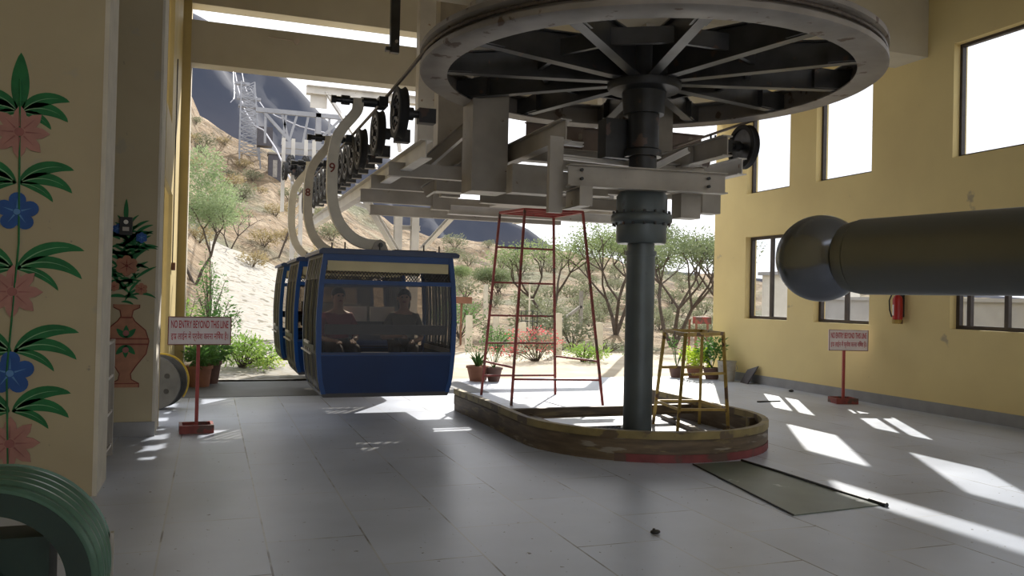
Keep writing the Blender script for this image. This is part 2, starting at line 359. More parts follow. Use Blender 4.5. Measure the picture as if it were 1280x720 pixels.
def struct(name, mb, m, smooth=False): return mb.build(name, m, None, smooth, 'structure')

# ------------------------------------------------------------------ setting
XR = 9.6; XL = -.5; YF = 14.5; ZT = 6.6
mb = MB(); mb.box(-2.6, XR+.25, -4, YF, -.25, 0); struct('floor', mb, 'floor')
mb = MB(); mb.box(-.38, 4.15, 12.42, YF-.02, 0, .006); struct('shade_strip', mb, 'floor_shade')  # thin dark sheet on the floor, shade painted as colour

def wall_x(x0, x1, y0, y1, z0, z1, holes):
    """wall slab normal to X with rectangular holes (ya,yb,za,zb)"""
    mb = MB(); ys = sorted({y0, y1, *[h[0] for h in holes], *[h[1] for h in holes]}); zs = sorted({z0, z1, *[h[2] for h in holes], *[h[3] for h in holes]})
    def solid(i, j):
        if i < 0 or j < 0 or i >= len(ys)-1 or j >= len(zs)-1: return False
        cy = (ys[i]+ys[i+1])/2; cz = (zs[j]+zs[j+1])/2
        return not any(h[0] < cy < h[1] and h[2] < cz < h[3] for h in holes)
    for i in range(len(ys)-1):
        for j in range(len(zs)-1):
            if not solid(i, j): continue
            a, b, c, d = ys[i], ys[i+1], zs[j], zs[j+1]
            for x in (x0, x1): mb.add([(x, a, c), (x, b, c), (x, b, d), (x, a, d)], [(0, 1, 2, 3) if x == x1 else (3, 2, 1, 0)])
            if not solid(i-1, j): mb.add([(x0, a, c), (x1, a, c), (x1, a, d), (x0, a, d)], [(0, 1, 2, 3)])
            if not solid(i+1, j): mb.add([(x0, b, c), (x1, b, c), (x1, b, d), (x0, b, d)], [(3, 2, 1, 0)])
            if not solid(i, j-1): mb.add([(x0, a, c), (x1, a, c), (x1, b, c), (x0, b, c)], [(3, 2, 1, 0)])
            if not solid(i, j+1): mb.add([(x0, a, d), (x1, a, d), (x1, b, d), (x0, b, d)], [(0, 1, 2, 3)])
    return mb
ZU = (3.57, 5.15); ZL = (1.2, 2.75)
cols = [(12.2, 13.45), (10.25, 11.52), (6.5, 8.75), (4.3, 5.6), (1.5, 3.5), (-1.5, .5)]
holes = []
for a, b in cols: holes += [(a, b, *ZU), (a, b, *ZL)]
holes += [(11.0, 13.45, 5.82, 6.52)]
struct('wall_right', wall_x(XR, XR+.25, -4, YF, -.25, ZT, holes), 'yellow_wall')
mb = MB(); mb.box(XR-.015, XR+.01, -4, YF-.02, 0, .16); struct('baseboard_right', mb, 'skirting')
WN = 0
def window(ya, yb, za, zb, mull, glass='glass', xo=None, fw=.055):
    global WN; WN += 1
    x = (XR+.15) if xo is None else xo
    f = MB(); t = .035
    f.box(x-t, x+t, ya, ya+fw, za, zb).box(x-t, x+t, yb-fw, yb, za, zb).box(x-t, x+t, ya+fw, yb-fw, za, za+fw).box(x-t, x+t, ya+fw, yb-fw, zb-fw, zb)
    o = struct('window_%d' % WN, f, 'dark_frame')
    edges = [ya+fw]+[m for m in mull]+[yb-fw]
    mu = MB()
    for m in mull: mu.box(x-.03, x+.03, m-.03, m+.03, za+fw, zb-fw)
    if mull: mu.build('mullion', 'dark_frame', o)
    for i in range(len(edges)-1):
        g = MB(); g.box(x-.004, x+.004, edges[i]+(.03 if i else 0), edges[i+1]-(.03 if i < len(edges)-2 else 0), za+fw, zb-fw); g.build('pane', glass, o)
    return o
for i, (a, b) in enumerate(cols):
    window(a, b, *ZU, [] if i < 2 else [(a+b)/2], fw=.04)
    if i == 2: window(a, b, *ZL, [a+.72, a+1.48, b-.2])
    else: window(a, b, *ZL, [(a+b)/2])
for a, b in cols[:3]:
    pass
window(11.0, 13.45, 5.82, 6.52, [], fw=.03)

# left side: two wall stubs with murals, side wall with opening, far column
mb = MB(); mb.box(-3.2, -.765, 6.67, 7.25, 0, ZT); p1 = struct('wall_left', mb, 'pillar')
mb = MB(); mb.box(-.765, -.735, 6.665, 7.25, 0, ZT); struct('trim_2', mb, 'pillar_edge')
mb = MB(); mb.box(-2.6, -.53, 9.25, 9.9, 0, ZT); struct('wall_left_pillar', mb, 'pillar')
mb = MB(); mb.box(-.53, -.505, 9.245, 9.9, 0, ZT); struct('trim_3', mb, 'pillar_edge')
mb = MB(); mb.box(-2.6, -.50, 9.235, 9.25, 0, .15); struct('baseboard_left', mb, 'skirting')
struct('wall_left_far', wall_x(XL-.05, XL, 9.9, 14.0, 0, ZT, [(9.92, 11.9, -1, 2.75), (9.92, 11.2, *ZU)]), 'yellow_trim')
mb = MB(); mb.box(-.74, -.38, 14.0, 14.42, 0, ZT); struct('wall_left_column', mb, 'yellow_trim')
mb = MB(); mb.box(-.38, -.365, 13.995, 14.42, 0, 5.08); struct('trim_4', mb, 'pillar_edge')
mb = MB(); mb.box(-3.2, -3.0, -4, 6.67, 0, ZT); struct('wall_left_near', mb, 'yellow_wall')
mb = MB(); mb.box(-3.2, -2.6, 7.25, 9.25, 0, ZT); struct('wall_left_middle', mb, 'pillar')
# beams and roof
mb = MB(); mb.box(-.38, XR, 14.02, 14.35, 5.08, 5.76); struct('trim_5', mb, 'cream_beam')
mb = MB(); mb.box(-.38, XR, 14.02, 14.35, 6.02, ZT); struct('trim_6', mb, 'cream_beam')
mb = MB(); mb.box(-.6, XR, 9.2, 9.82, 5.08, ZT); struct('trim_7', mb, 'cream_beam')
mb = MB(); mb.box(-3.0, XR, 3.6, 4.2, 5.3, ZT); struct('trim_8', mb, 'cream_beam')
mb = MB(); mb.box(-3.2, XR+.25, -4, 14.5, ZT, ZT+.2); struct('ceiling', mb, 'ceiling')
mb = MB(); mb.box(-3.2, XR+.25, -4.2, -4, 3.3, 5.0).box(-3.2, XR+.25, -4.2, -4, 6.35, ZT).box(-3.2, -1.0, -4.2, -4, 0, 3.3).box(7.5, XR+.25, -4.2, -4, 0, 3.3).box(-3.2, -2.6, -4.2, -4, 5.0, 6.35).box(9.2, XR+.25, -4.2, -4, 5.0, 6.35); struct('wall_back', mb, 'yellow_wall')

c = ony(371, 52, 14.0); t = thing('beam_lamp', 'small round lamp with a thin conduit on the cream front beam', 'lamp', (c.x, 14.02, c.z))
mb = MB(); mb.cyl((c.x, 13.96, c.z), (c.x, 14.02, c.z), .045, seg=18); mb.build('lamp_body', 'sill', t, True); mb = MB(); mb.tube([(c.x-.05, 14.01, c.z+.01), (c.x-.45, 14.01, c.z+.02)], .01, 6); mb.build('conduit', 'sill', t)
# dark joint cable and green steel plate let into the floor
a, b, c, d = fl(866, 581), fl(927, 577), fl(1102, 632), fl(992, 645)
mb = MB(); mb.prism([p+V(0, 0, .001) for p in (a, d, c, b)], (0, 0, .006)); tag(mb.build('floor_plate', 'plate_green', None, origin=(4.4, 5.8, 0)), 'green painted steel plate with white scuffs let into the floor by the pit wall', 'plate')
mb = MB(); q = c-b; mb.tube([b+V(0, 0, .012), b+q*.3+V(.01, 0, .012), b+q*.7+V(-.01, 0, .012), c+V(.0, -.02, .012)], .012, 8).tube([c+V(0, .12, .014), c+V(0, -.05, .014)], .02, 8)
tag(mb.build('floor_cable', 'black', None, True, origin=b), 'black cable running along the right edge of the green floor plate', 'cable')
mb = MB(); mb.tube([a+V(0, 0, .008), d+V(0, 0, .008)], .006, 6); tag(mb.build('floor_seam_strip', 'black', None, origin=a), 'thin black strip along the left edge of the green floor plate', 'strip')

# ------------------------------------------------------------------ slack: things on the right wall side
def sign_stand(loc, bw, bh, z0, board_dx, label, rz=0, post_top=None):
    t = thing('warning_sign', label, 'sign', (0, 0, 0), 'red post warning signs')
    f = MB(); s_ = .17; h = .085; w = .03
    f.box(-s_, s_, -.15, -.15+w, 0, h).box(-s_, s_, .15-w, .15, 0, h).box(-s_, -s_+w, -.15+w, .15-w, 0, h).box(s_-w, s_, -.15+w, .15-w, 0, h).box(-s_+w, s_-w, -.15+w, .15-w, 0, .03)
    f.build('base_tray', 'red_rust', t)
    p = MB(); p.bar((0, 0, .02), (0, 0, z0+bh), .036, .036); p.build('post', 'red', t)
    b = MB(); b.box(board_dx-bw/2, board_dx+bw/2, -.045, -.025, z0, z0+bh); bo = b.build('board', 'sign_board', t)
    e = MB(); k = .009; y = -.050
    e.box(board_dx-bw/2, board_dx+bw/2, y, -.044, z0, z0+k).box(board_dx-bw/2, board_dx+bw/2, y, -.044, z0+bh-k, z0+bh).box(board_dx-bw/2, board_dx-bw/2+k, y, -.044, z0, z0+bh).box(board_dx+bw/2-k, board_dx+bw/2, y, -.044, z0, z0+bh)
    e.build('border', 'vase_line', bo)
    def text(body, width, height, zc):
        cu = bpy.data.curves.new('lettering', 'FONT'); cu.body = body; cu.size = 1; cu.extrude = .004; cu.offset = .012 if body[0] == 'N' else .006
        tmp = bpy.data.objects.new('tmp', cu); COL.objects.link(tmp); dg = bpy.context.evaluated_depsgraph_get(); me = bpy.data.meshes.new_from_object(tmp.evaluated_get(dg))
        bpy.data.objects.remove(tmp); xs = [v.co.x for v in me.vertices]; ys = [v.co.y for v in me.vertices]
        if not xs: return
        x0, x1, y0, y1 = min(xs), max(xs), min(ys), max(ys); sx = width/(x1-x0); sy = height/(y1-y0)
        for v in me.vertices:
            v.co = V((v.co.x-(x0+x1)/2)*sx+board_dx, -.047-v.co.z*.3, (v.co.y-(y0+y1)/2)*sy+zc)
        me.materials.clear(); me.materials.append(M['sign_red']); me.name = 'lettering'
        o = bpy.data.objects.new('lettering', me); COL.objects.link(o); o.parent = bo
    text('NO ENTRY BEYOND THIS LINE', bw*.90, bh*.27, z0+bh*.73)
    text('इस लाईन में प्रवेश करना निषेध है।', bw*.90, bh*.36, z0+bh*.30)
    t.location = loc; t.rotation_euler = (0, 0, rz)
    return t
sa = sign_stand((-.105, 9.46, 0), .63, .30, .92, .01, 'red post sign reading NO ENTRY BEYOND THIS LINE standing by the left pillar', rz=math.radians(3))
sb = sign_stand((9.13, 10.25, 0), .62, .32, .80, .05, 'small red post sign standing in front of the yellow right wall below the fire extinguisher', rz=math.radians(-16))

# fire extinguisher
e0 = onx(1122, 387, 9.5); ey, ez = e0.y, 1.24
t = thing('fire_extinguisher', 'red fire extinguisher with black hose hanging on the yellow right wall', 'fire extinguisher', (9.5, ey, ez))
mb = MB(); mb.lathe([(.062, .06), (.070, .07), (.070, .36), (.055, .40), (.022, .425), (.022, .44)], (9.5, ey, ez), seg=20); mb.build('cylinder', 'extinguisher', t, True)
mb = MB(); mb.lathe([(.072, .0), (.076, .02), (.074, .06), (.06, .062)], (9.5, ey, ez), seg=20); mb.build('foot_ring', 'yellow_paint', t, True)
mb = MB(); mb.box(9.47, 9.53, ey-.02, ey+.02, ez+.44, ez+.48).bar((9.5, ey-.08, ez+.5), (9.5, ey+.04, ez+.475), .02, .012).bar((9.5, ey-.08, ez+.46), (9.5, ey, ez+.46), .02, .012); mb.build('valve', 'black', t)
mb = MB(); mb.tube([(9.5, ey+.02, ez+.45), (9.49, ey+.10, ez+.44), (9.47, ey+.13, ez+.34), (9.47, ey+.12, ez+.2), (9.47, ey+.08, ez+.1)], .011, 8); mb.build('hose', 'black', t, True)
mb = MB(); mb.lathe([(.0715, .12), (.0715, .28)], (9.5, ey, ez), seg=20); mb.v = [Vector((p.x, p.y, p.z)) for p in mb.v]; mb.f = [f for f in mb.f if len(f) == 4 and sum(mb.v[i].y for i in f)/4 > ey-.0 and sum(mb.v[i].x for i in f)/4 < 9.5]; mb.build('paper_label', 'white', t)
mb = MB(); mb.box(9.56, 9.602, ey-.03, ey+.03, ez+.1, ez+.45); mb.build('wall_bracket', 'steel_dark', t)

# bucket and dust pan, leaning board
bx, by = 9.3, 13.55
t = thing('paint_bucket', 'dirty grey paint bucket standing in the far right corner by the wall end', 'bucket', (bx, by, 0))
mb = MB(); mb.lathe([(.0, .01), (.145, .0), (.175, .36), (.185, .365), (.185, .38), (.168, .38), (.14, .03), (0, .03)], (bx, by, 0), seg=28); mb.build('body', 'bucket', t, True)
mb = MB(); mb.tube([(bx+.18*math.cos(a), by-.05-.14*abs(math.sin(a)), .30-.10*math.sin(a)) for a in [PI*k/12 for k in range(13)]], .006, 6); mb.build('handle', 'steel', t, True)
mb = MB(); P = [fl(935, 479), V(9.55, 13.2, 0), V(9.58, 13.2, .36), V(9.56, 13.5, .34)]
mb.prism([V(9.36, 12.95, 0), V(9.42, 13.25, 0), V(9.58, 13.25, .24), V(9.57, 12.92, .33)], (-.03, .0, .0))
tag(mb.build('stone_slab', 'slate', None, origin=(9.5, 13.2, 0)), 'dark stone slab leaning against the right wall beside the bucket', 'slab')
mb = MB(); a = fl(947, 503); mb.bar(a+V(0, 0, .01), fl(975, 502)+V(0, 0, .01), .03, .02); tag(mb.build('iron_rod', 'black', None, origin=a), 'short dark iron bar lying on the floor near the right wall', 'bar')
mb = MB(); a = fl(989, 490); mb.ball(a+V(0, 0, .02), .035, 8, 6, (1.5, .8, .6)); tag(mb.build('floor_debris', 'black', None, origin=a), 'small dark scrap lying on the floor by the right baseboard', 'scrap')
mb = MB(); a = fl(819, 667); mb.ball(a+V(0, 0, .012), .024, 12, 8, (1.5, 1, .6)).cyl(a+V(-.01, 0, .02), a+V(-.01, 0, .034), .012, .008, 10)
tag(mb.build('floor_bolt', 'black', None, True, origin=a), 'dark round bolt head on the floor nearest the camera', 'bolt')

# ------------------------------------------------------------------ pit wall around the pole (U shaped)
CX, CY = 4.38, 8.02
def upath(off):
    cx, cy, r = 4.40, 8.05, 1.35+off
    pts = [V(cx-r, 10.55, 0), V(cx-r+.02, 9.3, 0)]
    for k in range(0, 25):
        a = PI+PI*k/24; pts.append(V(cx+r*math.cos(a), cy+r*math.sin(a), 0))
    pts += [V(cx+r, 9.4, 0), V(cx+r, 10.75, 0)]
    return pts
def wallstrip(o, i, z0, z1):
    mb = MB(); n = len(o); vs = []
    for p, q in zip(o, i): vs += [V(p.x, p.y, z0), V(p.x, p.y, z1), V(q.x, q.y, z1), V(q.x, q.y, z0)]
    fs = [(0, 1, 2, 3), tuple(4*(n-1)+k for k in (3, 2, 1, 0))]
    for k in range(n-1):
        for a_ in range(4):
            b_ = (a_+1) % 4; fs.append((4*k+a_, 4*k+4+a_, 4*k+4+b_, 4*k+b_))
    mb.add(vs, fs); return mb
pit = thing('pit_wall', 'rusty curved steel wall around the pole base, yellow rim and red foot', 'wall', (4.4, 8.05, 0))
wallstrip(upath(0), upath(-.04), .0, .215).build('wall_panel', 'pit_rust', pit, True)
wallstrip(upath(.012), upath(-.055), .215, .285).build('top_rim', 'pit_yellow', pit, True)
wallstrip(upath(.006), upath(0), .085, .20).build('worn_band', 'pit_rust', pit, True)
red = upath(.010)[9:]; redi = upath(0)[9:]
wallstrip(red, redi, .0, .075).build('foot_band', 'pit_red', pit, True)
mb = MB()
for k in (4, 9, 14, 19, 24):
    p = upath(-.05)[k]; q = upath(-.12)[k]; mb.bar(p+V(0, 0, .12), q+V(0, 0, .12), .10, .24)
mb.build('rib', 'pit_yellow', pit)
mb = MB(); mb.ibeam((3.1, 9.0, .16), (5.7, 9.05, .16), .08, .12); mb.build('cross_member', 'pit_rust', pit)
mb = MB(); mb.ibeam((3.5, 8.1, .10), (3.5, 9.0, .10), .08, .1).bar((5.2, 7.9, .03), (5.45, 9.3, .03), .07, .05); mb.build('side_member', 'pit_rust', pit)
mb = MB()
for k in range(9): mb.bar((3.75+k*.055, 7.75, .10), (3.78+k*.055, 8.25, .10), .008, .012)
for k in range(7): mb.bar((3.72, 7.76+k*.08, .105), (4.24, 7.76+k*.08, .105), .008, .012)
t = tag(mb.build('floor_grate', 'steel_dark', None, origin=(3.98, 8.0, 0)), 'dark wire grate lying left of the pole inside the pit', 'grate')
for y in (7.72, 8.25): mb = MB(); mb.box(3.70, 4.30, y, y+.03, 0, .11); mb.build('edge_bar', 'pit_rust', t)

# ladders
def post(mbx, a, b, w=.032): mbx.bar(a, b, w, w)
A0, B0, C0, D0 = V(3.92, 12.1, 0), fl(639, 507), fl(694, 493), fl(753.5, 507.5)
zt = 2.76
A1, B1, C1, D1 = fl(625, 266, zt), fl(656, 261.5, zt), fl(692, 271, zt), fl(728.5, 265, zt)
t = thing('access_ladder', 'tall tapering red steel ladder stand behind the pit wall', 'ladder', (4.5, 11.4, 0))
for a, b in ((A0, A1), (B0, B1), (C0, C1), (D0, D1)):
    mb = MB(); post(mb, a, b); mb.build('leg', 'red_rust', t)
mb = MB()
for a, b in ((A1, B1), (B1, D1), (D1, C1), (C1, A1)): post(mb, a, b, .035)
post(mb, A1*.66+B1*.34, C1*.66+D1*.34, .03); post(mb, A1*.33+B1*.67, C1*.33+D1*.67, .03)
mb.build('top_frame', 'red', t)
def at(a, b, z): return a+(b-a)*(z/zt)
for z in (.30, .80, 1.22, 1.72, 2.25):
    mb = MB(); post(mb, at(A0, A1, z), at(C0, C1, z), .028); mb.build('rung', 'red_rust', t)
for p, q, z1, z2 in ((B0, D0, .36, .36), (A0, B0, .52, .52), (C0, D0, .60, .62)):
    tp = {id(A0): A1, id(B0): B1, id(C0): C1, id(D0): D1}
    mb = MB(); post(mb, at(p, tp[id(p)], z1), at(q, tp[id(q)], z2), .028); mb.build('brace', 'red_rust', t)
zs = 1.16; zl = .30
S1 = [fl(831, 413, zs), fl(878, 413.5, zs), fl(904, 417, zs), fl(857, 418.5, zs)]
Sm = [fl(820, 501, zl), fl(875, 501, zl), fl(909, 512, zl), fl(849, 512, zl)]
S0 = [s1+(sm-s1)*((zs)/(zs-zl)) for s1, sm in zip(S1, Sm)]
t = thing('step_stand', 'short yellow steel step stand inside the pit right of the pole', 'stand', (5.3, 8.4, 0))
for a, b in zip(S0, S1):
    mb = MB(); post(mb, a, b, .034); mb.build('leg', 'yellow_paint', t)
mb = MB()
for k in range(4): post(mb, S1[k], S1[(k+1) % 4], .036)
mb.build('top_frame', 'yellow_paint', t)
def sat(k, z): return S0[k]+(S1[k]-S0[k])*(z/zs)
for (i, j) in ((0, 1), (3, 2)):
    for z in (.72,): mb = MB(); post(mb, sat(i, z), sat(j, z), .028); mb.build('rung', 'yellow_paint', t)
mb = MB()
for k in range(4): post(mb, sat(k, zl), sat((k+1) % 4, zl), .028)
mb.build('lower_frame', 'yellow_paint', t)

# ------------------------------------------------------------------ pole with collar
t = thing('drive_pole', 'dark grey steel pole with bolted collar rising from the pit to the big wheel', 'pole', (CX, CY, 0))
mb = MB(); mb.lathe([(.20, .0), (.20, .03), (.155, .035), (.155, 1.98), (.17, 1.98), (.17, 2.03), (.145, 2.03), (.145, 2.12)], (CX, CY, 0), seg=36); mb.build('shaft', 'pole', t, True)
mb = MB(); mb.lathe([(.145, 2.11), (.255, 2.11), (.27, 2.13), (.27, 2.31), (.315, 2.33), (.33, 2.35), (.33, 2.41), (.315, 2.43), (.275, 2.44), (.275, 2.62), (.24, 2.67), (.145, 2.67)], (CX, CY, 0), seg=40); mb.build('collar', 'pole', t, True)
for k in range(16):
    a = 2*PI*k/16; c = V(CX+.302*math.cos(a), CY+.302*math.sin(a), 2.30); mb = MB(); mb.cyl(c, c+V(0, 0, .16), .014, seg=6); mb.build('bolt', 'steel_dark', t)
mb = MB(); mb.lathe([(.15, 2.67), (.15, 3.05), (.20, 3.05), (.20, 3.12), (.17, 3.14), (.17, 3.55)], (CX, CY, 0), seg=32); mb.build('upper_shaft', 'steel_dark', t, True)

# ------------------------------------------------------------------ bullwheel
ZW = 3.85; RW = 2.43
t = thing('bullwheel', 'huge horizontal spoked cable wheel overhead on the central pole', 'wheel', (CX, CY, ZW))
mb = MB(); mb.lathe([(2.14, 0), (2.40, 0), (2.43, .02), (2.43, .07), (2.36, .10), (2.36, .16), (2.43, .19), (2.43, .24), (2.40, .26), (2.14, .26), (2.14, .245), (2.30, .245), (2.30, .015), (2.14, .015)], (CX, CY, ZW), seg=128, closed=True); mb.build('rim', 'wheel_rim', t, True)
for k in range(12):
    a = math.radians(15+30*k); d = V(math.cos(a), math.sin(a), 0); c = V(CX, CY, 0)
    a0 = c+d*.36; a1 = c+d*2.16; u = V(-d.y, d.x, 0)
    mb = MB(); mb.bar(a0+V(0, 0, ZW+.01), a1+V(0, 0, ZW+.03), .12, .016, w2=.10)
    mb.bar(a0+V(0, 0, ZW+.40), a1+V(0, 0, ZW+.23), .12, .016, w2=.10)
    mb.hexa([a0-u*.008+V(0, 0, ZW+.01), a1-u*.008+V(0, 0, ZW+.03), a1+u*.008+V(0, 0, ZW+.03), a0+u*.008+V(0, 0, ZW+.01), a0-u*.008+V(0, 0, ZW+.40), a1-u*.008+V(0, 0, ZW+.23), a1+u*.008+V(0, 0, ZW+.23), a0+u*.008+V(0, 0, ZW+.40)])
    mb.bar(a1+V(0, 0, ZW+.13)-d*.28, a1+V(0, 0, ZW+.13)+d*.13, .16, .20)
    mb.build('spoke', 'wheel_dark', t)
mb = MB(); mb.lathe([(.16, -.34), (.22, -.34), (.24, -.10), (.38, -.08), (.40, -.05), (.40, .0), (.30, .02), (.30, .40), (.42, .42), (.42, .48), (.16, .50)], (CX, CY, ZW), seg=40, closed=True); mb.build('hub', 'steel_dark', t, True)
for rr in (1.15,):
    mb = MB()
    for k in range(12):
        a = math.radians(15+30*k); b = math.radians(45+30*k)
        mb.bar(V(CX+rr*math.cos(a), CY+rr*math.sin(a), ZW+.18), V(CX+rr*math.cos(b), CY+rr*math.sin(b), ZW+.18), .05, .16)
    mb.build('brace_ring', 'wheel_dark', t)

# ------------------------------------------------------------------ drive frame (steel beams, posts)
fr = thing('wheel_support', 'grey steel beam frame carrying the big wheel and the cable rollers', 'frame', (CX, 11, 0))
def beam(name, a, b, w, h, chan=0, m='steel', up=None, t_=.014):
    mb = MB(); mb.ibeam(a, b, w, h, t_, up, chan); return mb.build(name, m, fr)
def plate(name, x0, x1, y0, y1, z0, z1, m='steel'):
    mb = MB(); mb.box(x0, x1, y0, y1, z0, z1); return mb.build(name, m, fr)
fa, fb = ony(710, 219, 7.72), ony(906, 230, 7.72)
b_ = beam('front_beam', V(fa.x, 7.72, fa.z), V(fb.x, 7.72, fb.z), .12, .225)
for px_, py_ in ((728, 212), (728, 223), (887, 223), (887, 233)):
    c = ony(px_, py_, 7.66); mb = MB(); mb.cyl(c, c+V(0, .03, 0), .017, seg=8); mb.build('bolt', 'steel_dark', b_)
pa = ony(692.5, 266, 7.9); plate('post', pa.x-.075, pa.x+.075, 7.86, 7.93, pa.z, 3.16)
ca = onx(708, 162, 3.42)
beam('side_beam', V(3.42, ca.y, ca.z), V(3.42, 10.6, ca.z), .13, .23)
beam('side_beam', V(5.38, ca.y, ca.z), V(5.38, 10.6, ca.z), .13, .23)
cb = onx(731, 245, 3.48); beam('foot_beam', V(3.48, cb.y, cb.z), V(3.48, 8.0, cb.z), .12, .20)
plate('gusset', 3.42, 3.56, cb.y-.012, cb.y, cb.z-.10, cb.z+.10)
# box columns up to the roof beam
q0, q1 = ony(583, 240, 9.7), ony(627, 240, 9.7); zb = q0.z
plate('column', q0.x, q1.x, 9.5, 9.92, zb, 5.08)
q2, q3 = ony(546, 215, 11.2), ony(582, 215, 11.2); plate('column', q2.x, q3.x, 11.2, 11.45, 2.95, ZT)
q4, q5 = ony(521, 200, 12.6), ony(545, 200, 12.6); plate('column', q4.x, q5.x, 12.6, 12.8, 3.1, ZT, 'steel_pale')
plate('column', 6.1, 6.35, 12.6, 12.8, 3.1, ZT, 'steel_pale')
plate('column', 5.2, 5.62, 9.5, 9.92, 2.9, 5.08)
for k in range(6): c = V(q5.x-.03, 12.59, 3.9+k*.16); mb = MB(); mb.cyl(c, c-V(0, .02, 0), .016, seg=6); mb.build('bolt', 'steel_dark', fr)
# channels crossing to the left
for (xl, yl, xr, yr, Y) in ((485, 211, 584, 219, 10.3), (463, 227, 552, 234, 11.6), (450, 244, 541, 250, 12.2), (462, 262, 700, 270, 13.2)):
    a, b = ony(xl, yl, Y), ony(xr, yr, Y); h = {10.3: .17, 11.6: .19, 12.2: .19, 13.2: .16}[Y]
    bb = beam('cross_channel', a, V(b.x, Y, a.z), .11, h, 1)
    if Y in (11.6, 12.2):
        mb = MB(); w_ = .26; mb.box(b.x-.02, b.x+w_, Y-.08, Y+.06, a.z-.15, a.z+.12); mb.build('end_plate', 'steel', bb)
for (xl, yl, xr, yr, Y, m) in ((634, 224, 760, 231, 9.2, 'steel'), (600, 246, 780, 255, 10.8, 'steel'), (560, 262, 800, 272, 12.9, 'steel_pale'), (700, 203, 880, 212, 8.9, 'steel'), (640, 190, 855, 196, 10.4, 'steel')):
    a, b = ony(xl, yl, Y), ony(xr, yr, Y); beam('cross_beam', a, V(b.x, Y, a.z), .13, {9.2: .26, 10.8: .17, 12.9: .15, 8.9: .18, 10.4: .2}[Y], 0, m)
# hanging boxes on the right
for (x0, x1, y0, y1, Y) in ((851, 876, 243, 272, 8.0), (878, 901, 243, 266, 8.6), (640, 690, 208, 240, 8.8), (757, 790, 150, 196, 8.1), (862, 878, 185, 206, 8.6)):
    a, b = ony(x0, y1, Y), ony(x1, y0, Y); plate('hanging_plate', a.x, b.x, Y, Y+.2, a.z, b.z, 'steel_dark' if Y == 8.1 else 'steel')
# carry beams for the rollers, both sides
XC = CX-RW+.03; XC2 = CX+RW-.03; ZC = 3.92
beam('carry_beam', V(XC+.28, 9.2, 3.16), V(XC+.28, 20.5, 3.16), .14, .22, 0, 'steel_pale')
beam('carry_beam', V(XC2-.22, 9.3, 3.30), V(XC2-.22, 18.0, 3.30), .14, .22, 0, 'steel_pale')
for y in (10.3, 13.2): beam('cross_beam', V(3.4, y, 3.02), V(XC2-.1, y, 3.02), .12, .16)
for (x0, x1, y0, y1, Y) in ((657, 735, 152, 186, 12.3), (728, 800, 160, 196, 11.9), (815, 876, 164, 200, 11.6), (640, 892, 186, 200, 12.9)):
    a, b = ony(x0, y1, Y), ony(x1, y1, Y); c = ony(x0, y0, Y); bb = beam('machine_girder', V(a.x, Y, (a.z+c.z)/2), V(b.x, Y, (a.z+c.z)/2), .16, c.z-a.z, 0, 'girder_brown')
for (x0, x1, Y, z) in ((832, 870, 9.3, 3.28), (842, 884, 9.8, 3.42)):
    a = ony(x0, 185, Y); b = ony(x1, 185, Y); mb = MB(); mb.cyl(V(a.x, Y, z), V(b.x, Y, z), .09, seg=20).cyl(V(a.x, Y, z), V(a.x+.06, Y, z), .12, seg=20); mb.build('drive_motor', 'girder_brown', fr, True)
plate('sun_block_plate', 4.15, 5.75, 11.15, 12.6, 2.93, 2.95)  # added plate, there only to block a sun patch on the floor
mb = MB()
# diagonal struts
beam('strut', ony(585, 205, 11.1), ony(530, 240, 11.4), .10, .16)
beam('strut', ony(583, 160, 10.8), ony(520, 215, 11.2), .10, .16)
beam('strut', ony(860, 188, 8.2), ony(820, 208, 8.3), .08, .07, 0, 'steel_pale')
beam('strut', ony(700, 196, 8.2), ony(790, 206, 8.3), .06, .05, 0, 'steel_pale')
beam('strut', ony(700, 178, 8.3), ony(728, 181, 8.35), .06, .05, 0, 'steel_pale')
# hanging clamp above the beam
t = thing('beam_clamp', 'dark steel bracket hanging in front of the cream beam beside the wheel', 'bracket', ony(493, 55, 12.8))
c = ony(493, 57, 12.8); mb = MB(); mb.box(c.x-.07, c.x+.07, 12.75, 12.85, c.z-.12, ZT).box(c.x-.14, c.x-.05, 12.75, 12.85, c.z-.10, c.z-.04); mb.build('plate', 'steel_dark', t)
mb = MB(); mb.cyl(c+V(.02, -.08, .05), c+V(.02, .0, .05), .025, seg=10); mb.build('bolt', 'steel', t)

# ------------------------------------------------------------------ cables
hc = MB(); pts = []
for k in range(0, 49):
    a = PI+PI*k/48; pts.append(V(CX+2.40*math.cos(a), CY+2.40*math.sin(a), ZW+.13))
left = [V(XC, 21, ZC-.02), V(XC, 15, ZC), V(XC, 11, ZC), V(XC-.0, 9.0, ZC+.03)]
far_l = [ony(357, 212, 24), ony(345, 186, 40), ony(330, 163, 52), ony(318, 157, 62), ony(306, 138, 75), ony(297, 108, 95), ony(292, 80, 115)]
right_ = [V(XC2, 9.0, ZC+.03), V(XC2, 11, ZC), V(XC2, 18, ZC-.02)]
hc.tube(list(reversed(left))[::-1]+pts+right_, .021, 8); tag(hc.build('haul_cable', 'cable', None, True, origin=(CX, CY, ZW)), 'thick steel cable looping around the big wheel and over the rollers', 'cable')
hc = MB(); hc.tube([V(XC, 21, ZC-.02)]+far_l, [.024, .026, .04, .045, .05, .05, .05, .055], 6); tag(hc.build('line_cable', 'cable_out', None, True, origin=(XC, 21, ZC)), 'pale cable climbing the hillside left of the lattice tower', 'cable')
hc = MB(); hc.tube([ony(430, 172, 30), ony(375, 158, 45), ony(345, 145, 60), ony(330, 135, 70), ony(313, 111, 85)], [.028, .035, .04, .045, .05], 6); tag(hc.build('line_cable', 'cable_out', None, True, origin=ony(430, 172, 30)), 'pale cable sloping down from the lattice tower towards the gantry', 'cable')
